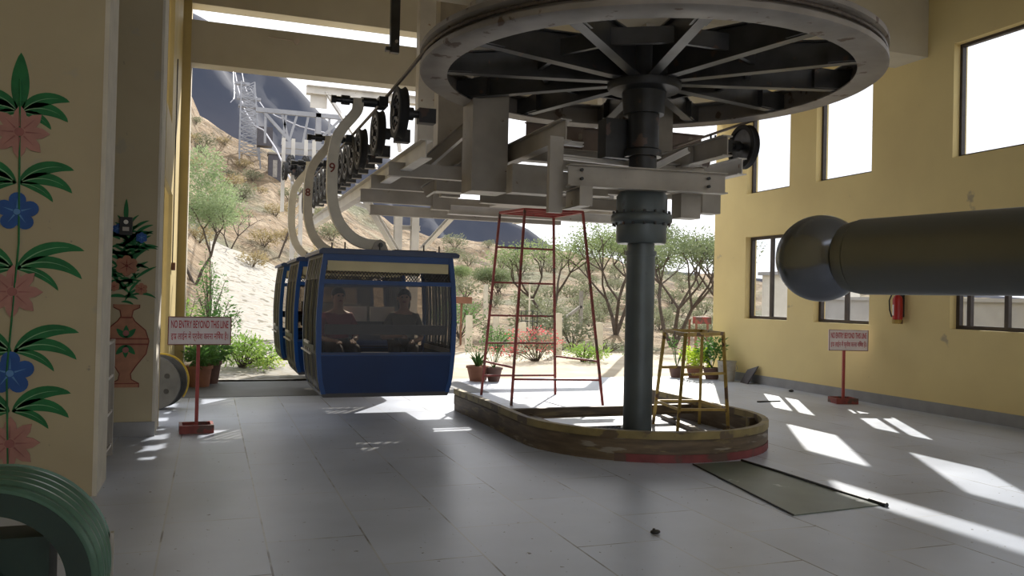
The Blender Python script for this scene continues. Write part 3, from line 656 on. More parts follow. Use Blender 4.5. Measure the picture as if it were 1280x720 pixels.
hc = MB(); hc.tube([ony(288, 128, 90), ony(292, 124, 90), ony(293, 118, 92), ony(291, 84, 100)], .045, 6); tag(hc.build('line_cable', 'cable_out', None, True, origin=ony(291, 84, 100)), 'pale hooked cable hanging left above the lattice tower', 'cable')
hc = MB(); hc.tube([ony(310, 118, 84), ony(305, 105, 90), ony(301, 82, 110)], .045, 6); tag(hc.build('line_cable', 'cable_out', None, True, origin=ony(301, 82, 110)), 'pale cable rising from the top of the lattice tower', 'cable')

# ------------------------------------------------------------------ rollers
def make_roller(label):
    t = thing('cable_roller', label, 'roller', (0, 0, 0), 'black rollers in a row under the cable')
    mb = MB(); mb.lathe([(.235, -.055), (.29, -.055), (.30, -.045), (.275, -.012), (.275, .012), (.30, .045), (.29, .055), (.235, .055)], (0, 0, 0), (1, 0, 0), 40, True); mb.build('tyre', 'rubber', t, True)
    mb = MB(); mb.lathe([(.05, -.03), (.236, -.03), (.236, .03), (.05, .03)], (0, 0, 0), (1, 0, 0), 32, True)
    mb.lathe([(.20, -.05), (.236, -.05), (.236, -.03), (.20, -.03)], (0, 0, 0), (1, 0, 0), 32, True); di = mb.build('disc', 'sheave_face', t, True)
    for k in range(10):
        a = 2*PI*k/10; c = V(-.032, .14*math.cos(a), .14*math.sin(a)); mb = MB(); mb.cyl(c, c-V(.018, 0, 0), .02, seg=8); mb.build('bolt', 'steel_dark', di)
    mb = MB(); mb.cyl((-.07, 0, 0), (.42, 0, 0), .045, seg=14).cyl((.08, 0, 0), (.16, 0, 0), .075, seg=14).box(.22, .42, -.07, .07, -.10, .07); mb.build('axle', 'steel_dark', t, True)
    return t
rl = make_roller('large black cable roller nearest the big wheel on the left, edge-on')
first = rl
ys = [9.52, 10.85, 12.15, 12.75, 13.35, 13.95, 14.6, 15.2, 15.8, 16.4, 17.0, 17.6, 18.3, 19.0, 19.7]
names = ['second black cable roller from the big wheel on the left', 'third black cable roller, just behind the curved hanger marked 9']
for i, y in enumerate(ys):
    lab = None if i == 0 else (names[i-1] if i < 3 else 'black cable roller farther out in the left row towards the gantry')
    if i: o = dup(rl, (0, 0, 0), 0, lab)
    else: o = first
    o.location = (XC+.03, y, ZC-.02-.29)
o = dup(rl, (XC2-.03, 9.55, ZC-.31), PI, 'black cable roller on the right side in front of the window')
for y in (12.4, 14.0, 15.0): dup(rl, (XC2-.03, y, ZC-.31), PI, 'black cable roller farther back on the right side row')
t = thing('roller_bracket', 'grey steel bracket with upright bolts holding the right roller', 'bracket', (XC2-.4, 9.55, 3.3))
mb = MB(); mb.box(XC2-.62, XC2-.42, 9.42, 9.68, 3.42, 3.62); mb.build('block', 'steel', t)
for k in range(3): mb = MB(); mb.cyl((XC2-.58+k*.07, 9.5, 3.6), (XC2-.58+k*.07, 9.5, 3.72), .014, seg=6); mb.build('bolt', 'steel_dark', t)

# ------------------------------------------------------------------ gondola cabins with hangers
CXG = 1.93
def prof(z):
    """half width of the cabin at height z above its underside (0..1.72)"""
    pts = [(0, .72), (.12, .765), (.5, .80), (.95, .81), (1.4, .785), (1.72, .745)]
    for (a, p), (b, q) in zip(pts, pts[1:]):
        if z <= b: return p+(q-p)*(z-a)/(b-a)
    return pts[-1][1]
def sidepoly(zs_, y, x_off=0): return [V(prof(z)+x_off, y, z) for z in zs_]
LEN = 1.45
def strip(za, zb, y0, y1, t_in, side, n=5, m0=0):
    """curved side sheet between heights"""
    mb = MB(); zz = [za+(zb-za)*k/n for k in range(n+1)]
    for k in range(n):
        p, q = prof(zz[k])+m0, prof(zz[k+1])+m0; a, b = zz[k], zz[k+1]; i1, i2 = p-t_in, q-t_in
        pts = [V(i1, y0, a), V(p, y0, a), V(p, y1, a), V(i1, y1, a), V(i2, y0, b), V(q, y0, b), V(q, y1, b), V(i2, y1, b)]
        if side < 0: pts = [V(-v.x, v.y, v.z) for v in pts]; pts = [pts[1], pts[0], pts[3], pts[2], pts[5], pts[4], pts[7], pts[6]]
        mb.hexa(pts)
    return mb
def endpanel(za, zb, y, th, inset=0.0, n=6):
    """full width end sheet following the curved profile"""
    L = [V(-prof(za+(zb-za)*k/n)+inset, y, za+(zb-za)*k/n) for k in range(n+1)]; Rr = [V(-p.x, p.y, p.z) for p in reversed(L)]
    mb = MB(); mb.prism(L+Rr, (0, th, 0)); return mb
def make_cabin(label):
    t = thing('gondola_cabin', label, 'gondola', (0, 0, 0), 'blue gondola cabins in a line')
    h = LEN/2
    mb = MB(); mb.hexa([V(-.72, -h, 0), V(.72, -h, 0), V(.72, h, 0), V(-.72, h, 0), V(-.74, -h, .05), V(.74, -h, .05), V(.74, h, .05), V(-.74, h, .05)]); mb.build('floor_pan', 'cab_floor', t)
    mb = MB()
    mb.prism([V(-.80, -h-.02, 1.70), V(.82, -h-.02, 1.70), V(.83, -h-.02, 1.74), V(.78, -h-.02, 1.765), V(-.76, -h-.02, 1.765), V(-.80, -h-.02, 1.74)], (0, LEN+.04, 0)); ro = mb.build('roof', 'blue_dark', t)
    for x, y in ((-.5, -h+.1), (-.62, -h+.3), (.42, -h+.1), (.62, -h+.15), (-.1, -h+.1)): mb = MB(); mb.cyl((x, y, 1.765), (x, y, 1.85), .009, seg=6); mb.build('roof_stud', 'steel_dark', ro)
    mb = MB(); mb.box(.1, .6, -h+.2, -h+.5, 1.765, 1.79); mb.build('roof_hatch', 'steel_dark', ro)
    for s in (-1, 1):
        y = -h if s < 0 else h-.035
        mb = endpanel(.04, .50, y, .035); mb.build('end_panel', 'blue', t)
        # window surround
        mb = MB()
        for sx in (-1, 1):
            L = [V(sx*(prof(z)), y, z) for z in (.50, .7, .95, 1.2, 1.40, 1.55, 1.70)]; I = [V(sx*(prof(z)-.055), y, z) for z in (.50, .7, .95, 1.2, 1.40, 1.55, 1.70)]
            mb.prism(L+I[::-1] if sx > 0 else I+L[::-1], (0, .035, 0))
        mb.box(-.75, .75, y, y+.035, .49, .53).box(-.74, .74, y, y+.035, 1.345, 1.395).box(-.70, .70, y, y+.035, 1.62, 1.70)
        mb.build('window_frame', 'blue_frame', t)
        g = endpanel(.53, 1.345, y+.014, .006, .055); k_ = len(g.v)//2; g.v = g.v[:k_]; g.f = [tuple(range(k_))]; g.build('window_pane', 'tint', t)
        mb = MB(); mb.box(-.70, .70, y+.012, y+.022, 1.50, 1.62); mb.build('vent_strip', 'cab_beige', t)
        mb = MB()
        for k in range(36):
            x = -.69+k*.038; mb.bar((x, y+.016, 1.40), (x+.075, y+.016, 1.50), .011, .006).bar((x+.075, y+.022, 1.40), (x, y+.022, 1.50), .011, .006)
        mb.build('vent_mesh', 'cab_floor', t)
        mb = MB(); mb.bar((-.75, y, .515), (.75, y, .515), .03, .02); mb.build('sill_rail', 'blue_dark', t)
        for sx in (-1, 1):
            mb = strip(.04, 1.70, y-.004 if s < 0 else y-.035, y+.045 if s < 0 else y+.04, .05, sx, 10, .004); mb.build('corner_post', 'blue_frame', t, True)
    for s in (-1, 1):
        strip(.04, .50, -h+.04, h-.04, .03, s).build('side_panel', 'cab_vent', t, True)
        strip(.50, .56, -h+.04, h-.04, .035, s, 2).build('side_rail', 'steel', t)
        strip(1.40, 1.70, -h+.04, h-.04, .03, s).build('side_header', 'cab_vent', t, True)
        sp = MB(); zz = [.56+.84*k/6 for k in range(7)]; vv = []
        for z in zz: vv += [V(s*(prof(z)-.02), -h+.04, z), V(s*(prof(z)-.02), h-.04, z)]
        sp.add(vv, [(2*k, 2*k+1, 2*k+3, 2*k+2) for k in range(6)]); sp.build('side_pane', 'side_tint', t)
        st = strip(.06, 1.66, -.52, .52, .006, s, 10, .004); st.f = st.f; door = strip(.54, .60, -.54, .54, .03, s, 2, .012).build('door', 'cab_vent', t, True)
        for k in range(9):
            y = -h+.10+k*(LEN-.2)/8; st = strip(.06, 1.66, y-.011, y+.011, .03, s, 10, .008 if k % 3 else .012); st.build('door_slat', 'cab_vent' if k % 3 else 'cab_trim', door, True)
        mb = MB(); xx = s*(prof(.62)+.03); mb.bar((xx, -.25, .62), (xx, .25, .62), .02, .03).bar((xx, -.5, .50), (xx, .55, .50), .02, .02); mb.build('door_handle', 'steel', door)
    # interior: two benches facing each other
    for s in (-1, 1):
        b = MB(); b.box(-.66, .66, min(s*.60, s*.25), max(s*.60, s*.25), .38, .44).box(-.66, .66, min(s*.60, s*.50), max(s*.60, s*.50), .05, .38); b.build('bench', 'cab_inner', t)
        b = MB(); b.box(-.70, .70, s*.61-.02, s*.61+.02, .74, .86); b.build('grab_rail', 'black', t)
    b = MB(); b.box(-.32, -.02, .56, .59, .86, 1.06).box(.02, .34, .56, .59, .86, 1.06); b.build('seat_pad', 'cab_grey', t)
    # hanger lug
    mb = MB(); mb.prism([V(-.17, 0, 1.76), V(.17, 0, 1.76), V(.10, 0, 1.80), V(.06, 0, 1.90), V(0, 0, 1.93), V(-.06, 0, 1.90), V(-.10, 0, 1.80)], (0, .05, 0)).prism([V(-.17, -.12, 1.76), V(.17, -.12, 1.76), V(.10, -.12, 1.80), V(.06, -.12, 1.90), V(0, -.12, 1.93), V(-.06, -.12, 1.90), V(-.10, -.12, 1.80)], (0, .05, 0)); lg = mb.build('roof_lug', 'steel', t)
    mb = MB(); mb.cyl((0, -.15, 1.86), (0, .08, 1.86), .03, seg=14); mb.build('pivot_pin', 'grease', lg, True)
    # curved hanger arm (flat bar bent in the XZ plane)
    crv = [(-.30, 3.55), (-.30, 3.44), (-.34, 3.36), (-.47, 3.20), (-.55, 3.05), (-.585, 2.85), (-.59, 2.55), (-.57, 2.32), (-.50, 2.12), (-.37, 1.97), (-.20, 1.88), (0, 1.86)]
    P3 = [V(x, -.035, z) for x, z in crv]
    sm = []
    for i in range(len(P3)-1):
        p0 = P3[max(i-1, 0)]; p1_, p2 = P3[i], P3[i+1]; p3 = P3[min(i+2, len(P3)-1)]
        for k in range(4):
            u = k/4; sm.append(.5*((2*p1_)+(-p0+p2)*u+(2*p0-5*p1_+4*p2-p3)*u*u+(-p0+3*p1_-3*p2+p3)*u**3))
    sm.append(P3[-1]); mb = MB(); n = len(sm); vs = []
    for i, p in enumerate(sm):
        tg = (sm[min(i+1, n-1)]-sm[max(i-1, 0)]).normalized(); nn = V(-tg.z, 0, tg.x); w = .062
        vs += [p-nn*w-V(0, .05, 0), p+nn*w-V(0, .05, 0), p+nn*w+V(0, .05, 0), p-nn*w+V(0, .05, 0)]
    fs = [(0, 1, 2, 3), tuple(4*(n-1)+k for k in (3, 2, 1, 0))]
    for i in range(n-1):
        for k in range(4): l = (k+1) % 4; fs.append((4*i+k, 4*i+l, 4*i+4+l, 4*i+4+k))
    mb.add(vs, fs); ha = mb.build('hanger_arm', 'hanger', t)
    mb = MB(); mb.cyl((-.56, -.035, 3.52), (.0, -.035, 3.52), .034, seg=14).cyl((-.50, -.035, 3.52), (-.40, -.035, 3.52), .055, seg=14).cyl((-.62, -.035, 3.52), (-.56, -.035, 3.52), .045, seg=8).cyl((-.26, -.035, 3.52), (-.08, -.035, 3.52), .055, seg=12).box(-.06, .05, -.16, .10, 3.47, 3.58); mb.build('cable_grip', 'grease', ha, True)
    return t
ZG = .33
def zmap(z): return z*.95 if z < 1.86 else 1.767+(z-1.86)*1.052
cab = make_cabin('nearest blue gondola cabin, on the curved hanger marked 9, with two riders inside')
YG = [10.2, 12.85, 15.5]
def remap(o):
    if o.type == 'MESH':
        for v in o.data.vertices: v.co.z = zmap(v.co.z)
    for c in kids(o): remap(c)
remap(cab)
cabs = [cab]
cabs.append(dup(cab, (0, 0, 0), 0, 'middle blue gondola cabin, on the curved hanger marked 8'))
cabs.append(dup(cab, (0, 0, 0), 0, 'farthest blue gondola cabin, behind the other two'))
for o, y in zip(cabs, YG): o.location = (CXG, y, ZG)
def number(body, cabo):
    cu = bpy.data.curves.new('hanger_number', 'FONT'); cu.body = body; cu.size = .16; cu.extrude = .002; cu.offset = .002
    tmp = bpy.data.objects.new('tmp', cu); COL.objects.link(tmp); me = bpy.data.meshes.new_from_object(tmp.evaluated_get(bpy.context.evaluated_depsgraph_get())); bpy.data.objects.remove(tmp)
    for v in me.vertices: v.co = V(v.co.x-.635, -.088-v.co.z, v.co.y+2.62)
    me.materials.clear(); me.materials.append(M['vase_line']); o = bpy.data.objects.new('hanger_number', me); COL.objects.link(o)
    o.parent = [c for c in kids(cabo) if c.name.startswith('hanger_arm')][0]
number('9', cabs[0]); number('8', cabs[1])

# ------------------------------------------------------------------ riders (seated, skinned bodies)
def skin_obj(name, pts, edges, radii, m, parent=None, root=0, sub=2):
    me = bpy.data.meshes.new(name); me.from_pydata([Vector(p) for p in pts], edges, []); me.update()
    o = bpy.data.objects.new(name, me); COL.objects.link(o); me.materials.append(M[m])
    md = o.modifiers.new('Skin', 'SKIN'); md.use_smooth_shade = True
    lay = me.skin_vertices[0] if me.skin_vertices else None
    if lay is None:
        bpy.context.view_layer.objects.active = o; lay = me.skin_vertices[0]
    for i, r in enumerate(radii):
        rr = r if isinstance(r, tuple) else (r, r); lay.data[i].radius = rr
        lay.data[i].use_root = (i == root)
    s = o.modifiers.new('Sub', 'SUBSURF'); s.levels = sub; s.render_levels = sub
    if parent: o.parent = parent
    return o
def rider(loc, rz, shirt, label, lean, hair_len, arm_mode):
    # local: sitting, facing -Y, seat surface z=0
    P = []; E = []; Rr = []
    def v(p, r): P.append(p); Rr.append(r); return len(P)-1
    def chain(i, seq):
        for p, r in seq: j = v(p, r); E.append((i, j)); i = j
        return i
    pel = v((0, 0, .09), (.145, .11))
    ch = chain(pel, [((0, .01, .22), (.135, .10)), ((0, .015+lean, .38), (.16, .105)), ((0, .01+lean, .48), (.10, .075))])
    neck = chain(ch, [((0, 0+lean, .56), (.05, .052)), ((0, -.015+lean, .63), (.068, .075)), ((0, -.02+lean, .70), (.082, .098)), ((0, -.015+lean, .775), (.062, .075))])
    hands = []
    for s in (-1, 1):
        sh = chain(ch, [((s*.16, .01+lean, .455), (.052, .055))])
        if arm_mode == 'rail' and s < 0: seq = [((s*.24, -.02+lean, .30), (.042, .044)), ((s*.27, -.10, .19), (.036, .036)), ((s*.12, -.24, .22), (.030, .030)), ((s*.02, -.30, .225), (.022, .026))]
        else: seq = [((s*.22, .00+lean, .30), (.042, .044)), ((s*.22, -.06, .18), (.036, .036)), ((s*.15, -.22, .165), (.030, .030)), ((s*.11, -.28, .16), (.022, .026))]
        w = chain(sh, seq); hx, hy, hz = P[w]
        palm = chain(w, [((hx-s*.02, hy-.055, hz-.008), (.018, .032))])
        px_, py_, pz = P[palm]
        for k in range(4):
            dx = (k-1.5)*.018; ln = (.030, .036, .034, .026)[k]
            chain(palm, [((px_+dx, py_-.022, pz+.003), .0085), ((px_+dx*1.05, py_-.022-ln, pz-.004), .008), ((px_+dx*1.05, py_-.030-ln*1.5, pz-.022), .007)])
        chain(w, [((hx-s*.03, hy-.03, hz+.006), .010), ((hx-s*.045, hy-.06, hz+.0), .008)])
    for s in (-1, 1):
        chain(pel, [((s*.09, -.04, .07), (.085, .085)), ((s*.11, -.24, .075), (.07, .07)), ((s*.11, -.42, .07), (.056, .056)), ((s*.11, -.44, -.12), (.05, .055)), ((s*.11, -.42, -.33), (.035, .04)), ((s*.11, -.47, -.37), (.036, .032)), ((s*.115, -.58, -.375), (.034, .02))])
    body = skin_obj('person', P, E, Rr, 'skin')
    tag(body, label, 'person', 'riders in the gondola'); body.location = loc; body.rotation_euler = (0, 0, rz)
    # shirt and trousers
    T = [(0, 0, .06), (0, .01, .22), (0, .015+lean, .38), (0, .01+lean, .475)]; TR = [(.16, .125), (.15, .115), (.175, .12), (.112, .088)]; TE = [(0, 1), (1, 2), (2, 3)]
    for s in (-1, 1):
        i = len(T); T.append((s*.16, .01+lean, .455)); TR.append((.064, .066)); TE.append((2, i))
        if arm_mode == 'rail' and s < 0: T.append((s*.24, -.02+lean, .30)); T.append((s*.265, -.09, .20))
        else: T.append((s*.22, 0+lean, .30)); T.append((s*.22, -.05, .19))
        TR += [(.054, .056), (.048, .048)]; TE += [(i, i+1), (i+1, i+2)]
    skin_obj('shirt', T, TE, TR, shirt, body)
    L = [(0, 0, .09)]; LR = [(.158, .122)]; LE = []
    for s in (-1, 1):
        i = len(L); L += [(s*.09, -.04, .075), (s*.11, -.24, .078), (s*.11, -.42, .072), (s*.11, -.445, -.12), (s*.11, -.425, -.31)]; LR += [(.098, .098), (.083, .083), (.070, .070), (.062, .066), (.052, .056)]
        LE += [(0, i), (i, i+1), (i+1, i+2), (i+2, i+3), (i+3, i+4)]
    skin_obj('trousers', L, LE, LR, 'trousers', body)
    mb = MB(); mb.ball((0, .012+lean, .725), .098, 18, 12, (.92, 1.05, 1.02))
    mb.v = [p if p.z > .70+lean*0 or p.y > -.01+lean else V(p.x, max(p.y, -.02+lean), max(p.z, .66)) for p in mb.v]
    if hair_len: mb.ball((0, .055+lean, .62), .085, 14, 10, (1.0, .62, 1.4))
    hr = mb.build('hair', 'hair', None, True); hr.parent = body
    mb = MB(); hz = .70; yy = -.118+lean
    mb.prism([V(-.012, yy+.01, hz-.03), V(.012, yy+.01, hz-.03), V(.004, yy+.006, hz+.02), V(-.004, yy+.006, hz+.02)], (0, -.018, -.002))
    for s in (-1, 1): mb.ball((s*.082, -.01+lean, hz-.005), .026, 8, 8, (.4, .7, 1.1))
    fc = mb.build('nose_and_ears', 'skin', None, True); fc.parent = body
    mb = MB()
    for s in (-1, 1): mb.ball((s*.03, yy+.008, hz+.012), .011, 8, 6)
    fe = mb.build('eyes', 'black', None, True); fe.parent = body
    mb = MB(); mb.ball((0, yy+.010, hz-.052), .022, 10, 6, (1, .4, .35)); fm = mb.build('mouth', 'shirt_red', None, True); fm.parent = body
    return body
rider((CXG-.42, YG[0]+.36, ZG+.43), math.radians(8), 'shirt_red', 'person in a dark red shirt sitting on the left inside the nearest gondola', 0, False, 'lap')
rider((CXG+.42, YG[0]+.36, ZG+.43), math.radians(-10), 'shirt_olive', 'person in a dark olive shirt sitting on the right inside the nearest gondola', 0, True, 'rail')

# ------------------------------------------------------------------ left things: murals, box, gate, reel, switch, drum
def leafpoly(base, ang, length, width, bend, n=14, Y=0.0):
    """painted leaf outline in the XZ plane: a blade that bends as it grows"""
    L = []; Rr = []; mid = []; p = Vector((base[0], Y, base[1])); a = ang; st = length/n
    for k in range(n+1):
        u = k/n; w = width*math.sin(PI*min(1, u*.96+.02))**.8*(1-.25*u)/2 if u < 1 else 0
        d = V(math.cos(a), 0, math.sin(a)); nn = V(-d.z, 0, d.x)
        L.append(p+nn*w); Rr.append(p-nn*w); mid.append(p.copy()); p = p+d*st; a += bend/n
    return L, Rr, mid
def paint_leaf(par, base, ang, length, width, bend, Y, vein=True, m='green_leaf', mv='green_vein'):
    L, Rr, mid = leafpoly(base, ang, length, width, bend, Y=Y); mb = MB(); n = len(L)
    mb.add(L+Rr, [(k, n+k, n+k+1, k+1) for k in range(n-1)]); pass
    o = mb.build('leaf', m, par)
    if vein:
        v = MB(); mm = mid[1:-3]; k = len(mm); w = length*.012
        v.add([p+V(0, -.003, w*(1-i/k)) for i, p in enumerate(mm)]+[p-V(0, .003, w*(1-i/k)) for i, p in enumerate(mm)], [(i, k+i, k+i+1, i+1) for i in range(k-1)]); v.build('leaf_vein', mv, o)
    return o
def paint_flower(par, c, n, r, w, Y, m, mc, inner=None, pointed=True):
    mb = MB(); cc = V(c[0], Y-.006, c[1])
    for k in range(n):
        a = 2*PI*k/n+PI/2; d = V(math.cos(a), 0, math.sin(a)); u = V(-d.z, 0, d.x)
        if pointed: P = [cc, cc+d*r*.45-u*w/2, cc+d*r*.75-u*w*.38, cc+d*r, cc+d*r*.75+u*w*.38, cc+d*r*.45+u*w/2]
        else: P = [cc]+[cc+d*r*.62+(d*math.cos(t)+u*math.sin(t))*r*.40 for t in [-2.1+4.2*i/10 for i in range(11)]]
        mb.prism(P, (0, -.003-.0004*k, 0))
    o = mb.build('flower', m, par)
    mb = MB(); mb.lathe([(0, .0), (r*.16, 0), (r*.16, .004), (0, .004)], cc+V(0, -.008, 0), (0, -1, 0), 16)
    if inner:
        for k in range(n):
            a = 2*PI*k/n+PI/2; d = V(math.cos(a), 0, math.sin(a)); u = V(-d.z, 0, d.x); mb.prism([cc+d*r*.2-u*w*.06+V(0, -.007, 0), cc+d*r*.72+V(0, -.007, 0), cc+d*r*.2+u*w*.06+V(0, -.007, 0)], (0, -.002, 0))
    mb.build('flower_centre', mc, o)
YM = 6.667
mu = thing('flower_mural', 'painted column of green leaves with pink and blue flowers on the near pillar', 'mural', (-1.28, 6.665, 1.5))
sx = -1.29
mb = MB(); mb.tube([(sx, YM-.007, .05), (sx-.03, YM-.007, .9), (sx+.02, YM-.007, 1.8), (sx, YM-.007, 2.95)], .007, 6); mb.build('stem', 'green_leaf', mu)
paint_leaf(mu, (sx, 2.72), PI/2, .42, .13, 0, YM)
levels = [(2.72, .30), (2.22, .34), (1.62, .42), (1.04, .40), (.62, .36)]
for z, l in levels:
    for s in (-1, 1):
        for a, k, bd, w in ((.95, 1.0, -1.35, .105), (.55, .95, -1.5, .10), (.0, .66, -1.1, .065)):
            ang = a if s > 0 else PI-a; paint_leaf(mu, (sx+s*.01, z), ang, l*k*1.15, w, bd*s if True else 0, YM)
for c, n, r, kind in (((sx+.005, 2.58), 8, .19, 'p'), ((sx+.005, 2.02), 5, .135, 'b'), ((sx-.01, 1.46), 8, .19, 'p'), ((sx-.01, .89), 5, .15, 'b'), ((sx, .40), 8, .19, 'p')):
    if kind == 'p': paint_flower(mu, c, n, r, .09, YM, 'pink_paint', 'pink_dark', True)
    else: paint_flower(mu, c, n, r, .1, YM, 'blue_paint', 'blue_light', True, False)
YP = 9.243
mv = thing('vase_mural', 'painted red brown vase with a leafy flower bouquet on the second pillar', 'mural', (-.80, 9.24, .55)); vx = -.79
pr = [(.13, .50), (.13, .54), (.06, .58), (.05, .64), (.10, .72), (.19, .84), (.215, .97), (.18, 1.08), (.08, 1.17), (.05, 1.22), (.06, 1.28), (.12, 1.31), (.12, 1.34)]
mb = MB(); mb.prism([V(vx+x, YP, z) for x, z in pr]+[V(vx-x, YP, z) for x, z in reversed(pr)], (0, -.002, 0)); va = mb.build('vase', 'vase_red', mv)
mb = MB(); mb.box(vx-.21, vx+.21, YP-.005, YP-.001, .93, .945).box(vx-.215, vx+.215, YP-.005, YP-.001, .985, 1.0).box(vx-.13, vx+.13, YP-.005, YP-.001, .535, .545).box(vx-.05, vx+.05, YP-.005, YP-.001, 1.20, 1.215)
for s in (-1, 1): mb.tube([V(vx+s*x, YP-.002, z) for x, z in pr], .005, 4)
mb.build('vase_line', 'vase_line', va)
for z, d in ((1.0, 1), (.93, -1)):
    for k in (-1, 0, 1): paint_leaf(mv, (vx, z), d*PI/2+k*.75, .13, .06, 0, YP-.004, False)
    mb = MB(); mb.lathe([(0, 0), (.03, 0), (.03, .003), (0, .003)], (vx, YP-.007, z+d*.05), (0, -1, 0), 14); mb.build('vase_motif', 'pink_dark', mv)
rnd = random.Random(3)
for k in range(84):
    u = k/83; zb = 1.36+.72*rnd.random(); xb = vx+rnd.uniform(-.09, .09)*(1.1-.5*u); s = rnd.choice((-1, 1)); a = rnd.uniform(.2, 1.4); ang = a if s > 0 else PI-a
    paint_leaf(mv, (xb, zb), ang, rnd.uniform(.12, .24), rnd.uniform(.026, .046), -s*rnd.uniform(.4, 1.2), YP, False)
paint_leaf(mv, (vx-.03, 2.15), PI/2, .26, .05, 0, YP)
for c, r, kd in (((vx-.01, 1.73), .105, 'p'), ((vx+.12, 2.02), .055, 'b'), ((vx+.13, 1.50), .06, 'p'), ((vx-.12, 1.52), .05, 'p'), ((vx-.10, 2.10), .05, 'b')):
    paint_flower(mv, c, 6, r, r*.9, YP-.004, 'vase_red' if kd == 'p' else 'blue_paint', 'vase_line' if kd == 'p' else 'blue_light', True, False)
# small black box on the second pillar
c = ony(157.5, 282.5, 9.2); t = thing('wall_box', 'small black box fixed on the second pillar above the painted bouquet', 'box', (c.x, 9.2, c.z-.09))
mb = MB(); mb.box(c.x-.058, c.x+.058, 9.19, 9.245, c.z-.09, c.z+.09); mb.build('body', 'black', t)
mb = MB(); mb.lathe([(0, 0), (.022, 0), (.022, .006), (0, .006)], (c.x, 9.19, c.z+.04), (0, -1, 0), 14); mb.build('dial', 'white', t, True)
mb = MB(); mb.box(c.x-.03, c.x+.03, 9.186, 9.19, c.z-.05, c.z-.01); mb.build('plate', 'steel', t)
# gate by the near pillar
t = thing('grille_gate', 'narrow pale metal grille gate standing behind the near pillar edge', 'gate', (-.72, 7.5, 0))
for y in (7.3, 8.15):
    mb = MB(); mb.bar((-.80, y, .02), (-.80, y, 1.05), .035, .035); mb.build('post', 'steel', t)
mb = MB()
for z in (.12, .42, .73, 1.03): mb.bar((-.80, 7.3, z), (-.80, 8.15, z), .022, .022)
mb.build('rail', 'steel_pale', t)
mb = MB()
for k in range(1, 7): mb.bar((-.80, 7.3+k*.12, .12), (-.80, 7.3+k*.12, 1.03), .01, .01)
mb.build('upright', 'steel', t)
# cable reel
rc = V(-.60, 11.35, .335); ax = V(.30, 1, 0).normalized()
t = thing('cable_reel', 'grey cable drum with holes and a yellow hose around it beside the left column', 'reel', (rc.x, rc.y, 0))
for d in (-.12, .12):
    mb = MB(); mb.lathe([(.03, -.015), (.33, -.015), (.335, 0), (.33, .015), (.03, .015)], rc+ax*d, ax, 36, True); fl_ = mb.build('flange', 'reel', t, True)
    if d < 0:
        for k in range(6):
            mb = MB(); a = 2*PI*k/6+.5; u = ax.cross(V(0, 0, 1)).normalized(); p = rc+ax*(d-.016)+u*.19*math.cos(a)+V(0, 0, .19*math.sin(a)); mb.lathe([(0, 0), (.032, 0), (.032, .004), (0, .004)], p, -ax, 14); mb.build('bolt_hole', 'black', fl_)
mb = MB(); mb.lathe([(.03, -.11), (.24, -.11), (.24, .11), (.03, .11)], rc, ax, 32, True); mb.build('core', 'black', t, True)
u = ax.cross(V(0, 0, 1)).normalized()
mb = MB(); mb.tube([rc+ax*(.15+.01*math.sin(3*a))+u*(.335*math.cos(a))+V(0, 0, .345*math.sin(a)) for a in [-.6+2.6*k/24 for k in range(25)]], .014, 8); tag(mb.build('yellow_hose', 'hose_yellow', None, True, origin=rc), 'yellow hose draped over the rim of the cable drum', 'hose')
# switch on the far left wall
c = ony(203, 336, 9.9); t = thing('wall_switch', 'small dark switch box with a thin conduit on the yellow left wall', 'switch', (XL, 11.95, 1.8))
mb = MB(); mb.box(XL, XL+.05, 11.98, 12.12, 1.76, 1.86); mb.build('box', 'tan_panel', t)
mb = MB(); mb.tube([(XL+.012, 12.05, 1.86), (XL+.012, 12.05, 4.6)], .008, 6); mb.build('conduit', 'black', t)

# green grooved drum bottom left
dc = V(-.72, 3.3, .44)
t = thing('grooved_pulley', 'large dark green grooved pulley wheel in the lower left corner', 'pulley', (dc.x, dc.y+.15, 0))
prf = [(.27, 0), (.362, 0), (.372, .012)]
for k in range(4):
    y0 = .03+k*.072; prf += [(.372, y0+.01), (.385, y0+.022), (.385, y0+.036), (.372, y0+.046), (.350, y0+.055), (.350, y0+.064)]
prf += [(.385, .325), (.37, .34), (.27, .34)]
mb = MB(); mb.lathe(prf, dc, (0, 1, 0), 96, True); mb.build('rim', 'green_paint', t, True)
mb = MB(); mb.lathe([(.272, -.006), (.350, -.006), (.350, .002), (.272, .002)], dc, (0, 1, 0), 72, True); mb.build('face_ring', 'green_dark', t, True)
mb = MB(); mb.box(dc.x-.45, dc.x+.20, dc.y+.08, dc.y+.26, .05, dc.z+.165); mb.build('bearing_block', 'green_dark', t)
mb = MB(); mb.lathe([(.02, -.02), (.07, -.02), (.07, .36), (.02, .36)], dc, (0, 1, 0), 24, True); mb.build('hub', 'green_dark', t, True)
mb = MB(); mb.bar((dc.x, dc.y-.1, dc.z), (dc.x, dc.y+.45, dc.z), .04, .04)
for y in (-.10, .44): mb.bar((dc.x-.24, dc.y+y, .02), (dc.x, dc.y+y, dc.z), .04, .05).bar((dc.x+.24, dc.y+y, .02), (dc.x, dc.y+y, dc.z), .04, .05)
mb.build('stand', 'steel_dark', t)
c = ony(134, 664, 3.62); mb = MB(); mb.bar((c.x-.012, 3.62, 0), (c.x-.012, 3.62, c.z), .018, .05).bar((c.x+.018, 3.62, 0), (c.x+.018, 3.62, c.z-.005), .012, .03).bar((c.x-.03, 3.62, .012), (c.x+.05, 3.62, .012), .08, .024); tag(mb.build('guard_post', 'steel', None, origin=(c.x, 3.52, 0)), 'small steel post standing right beside the green pulley', 'post')

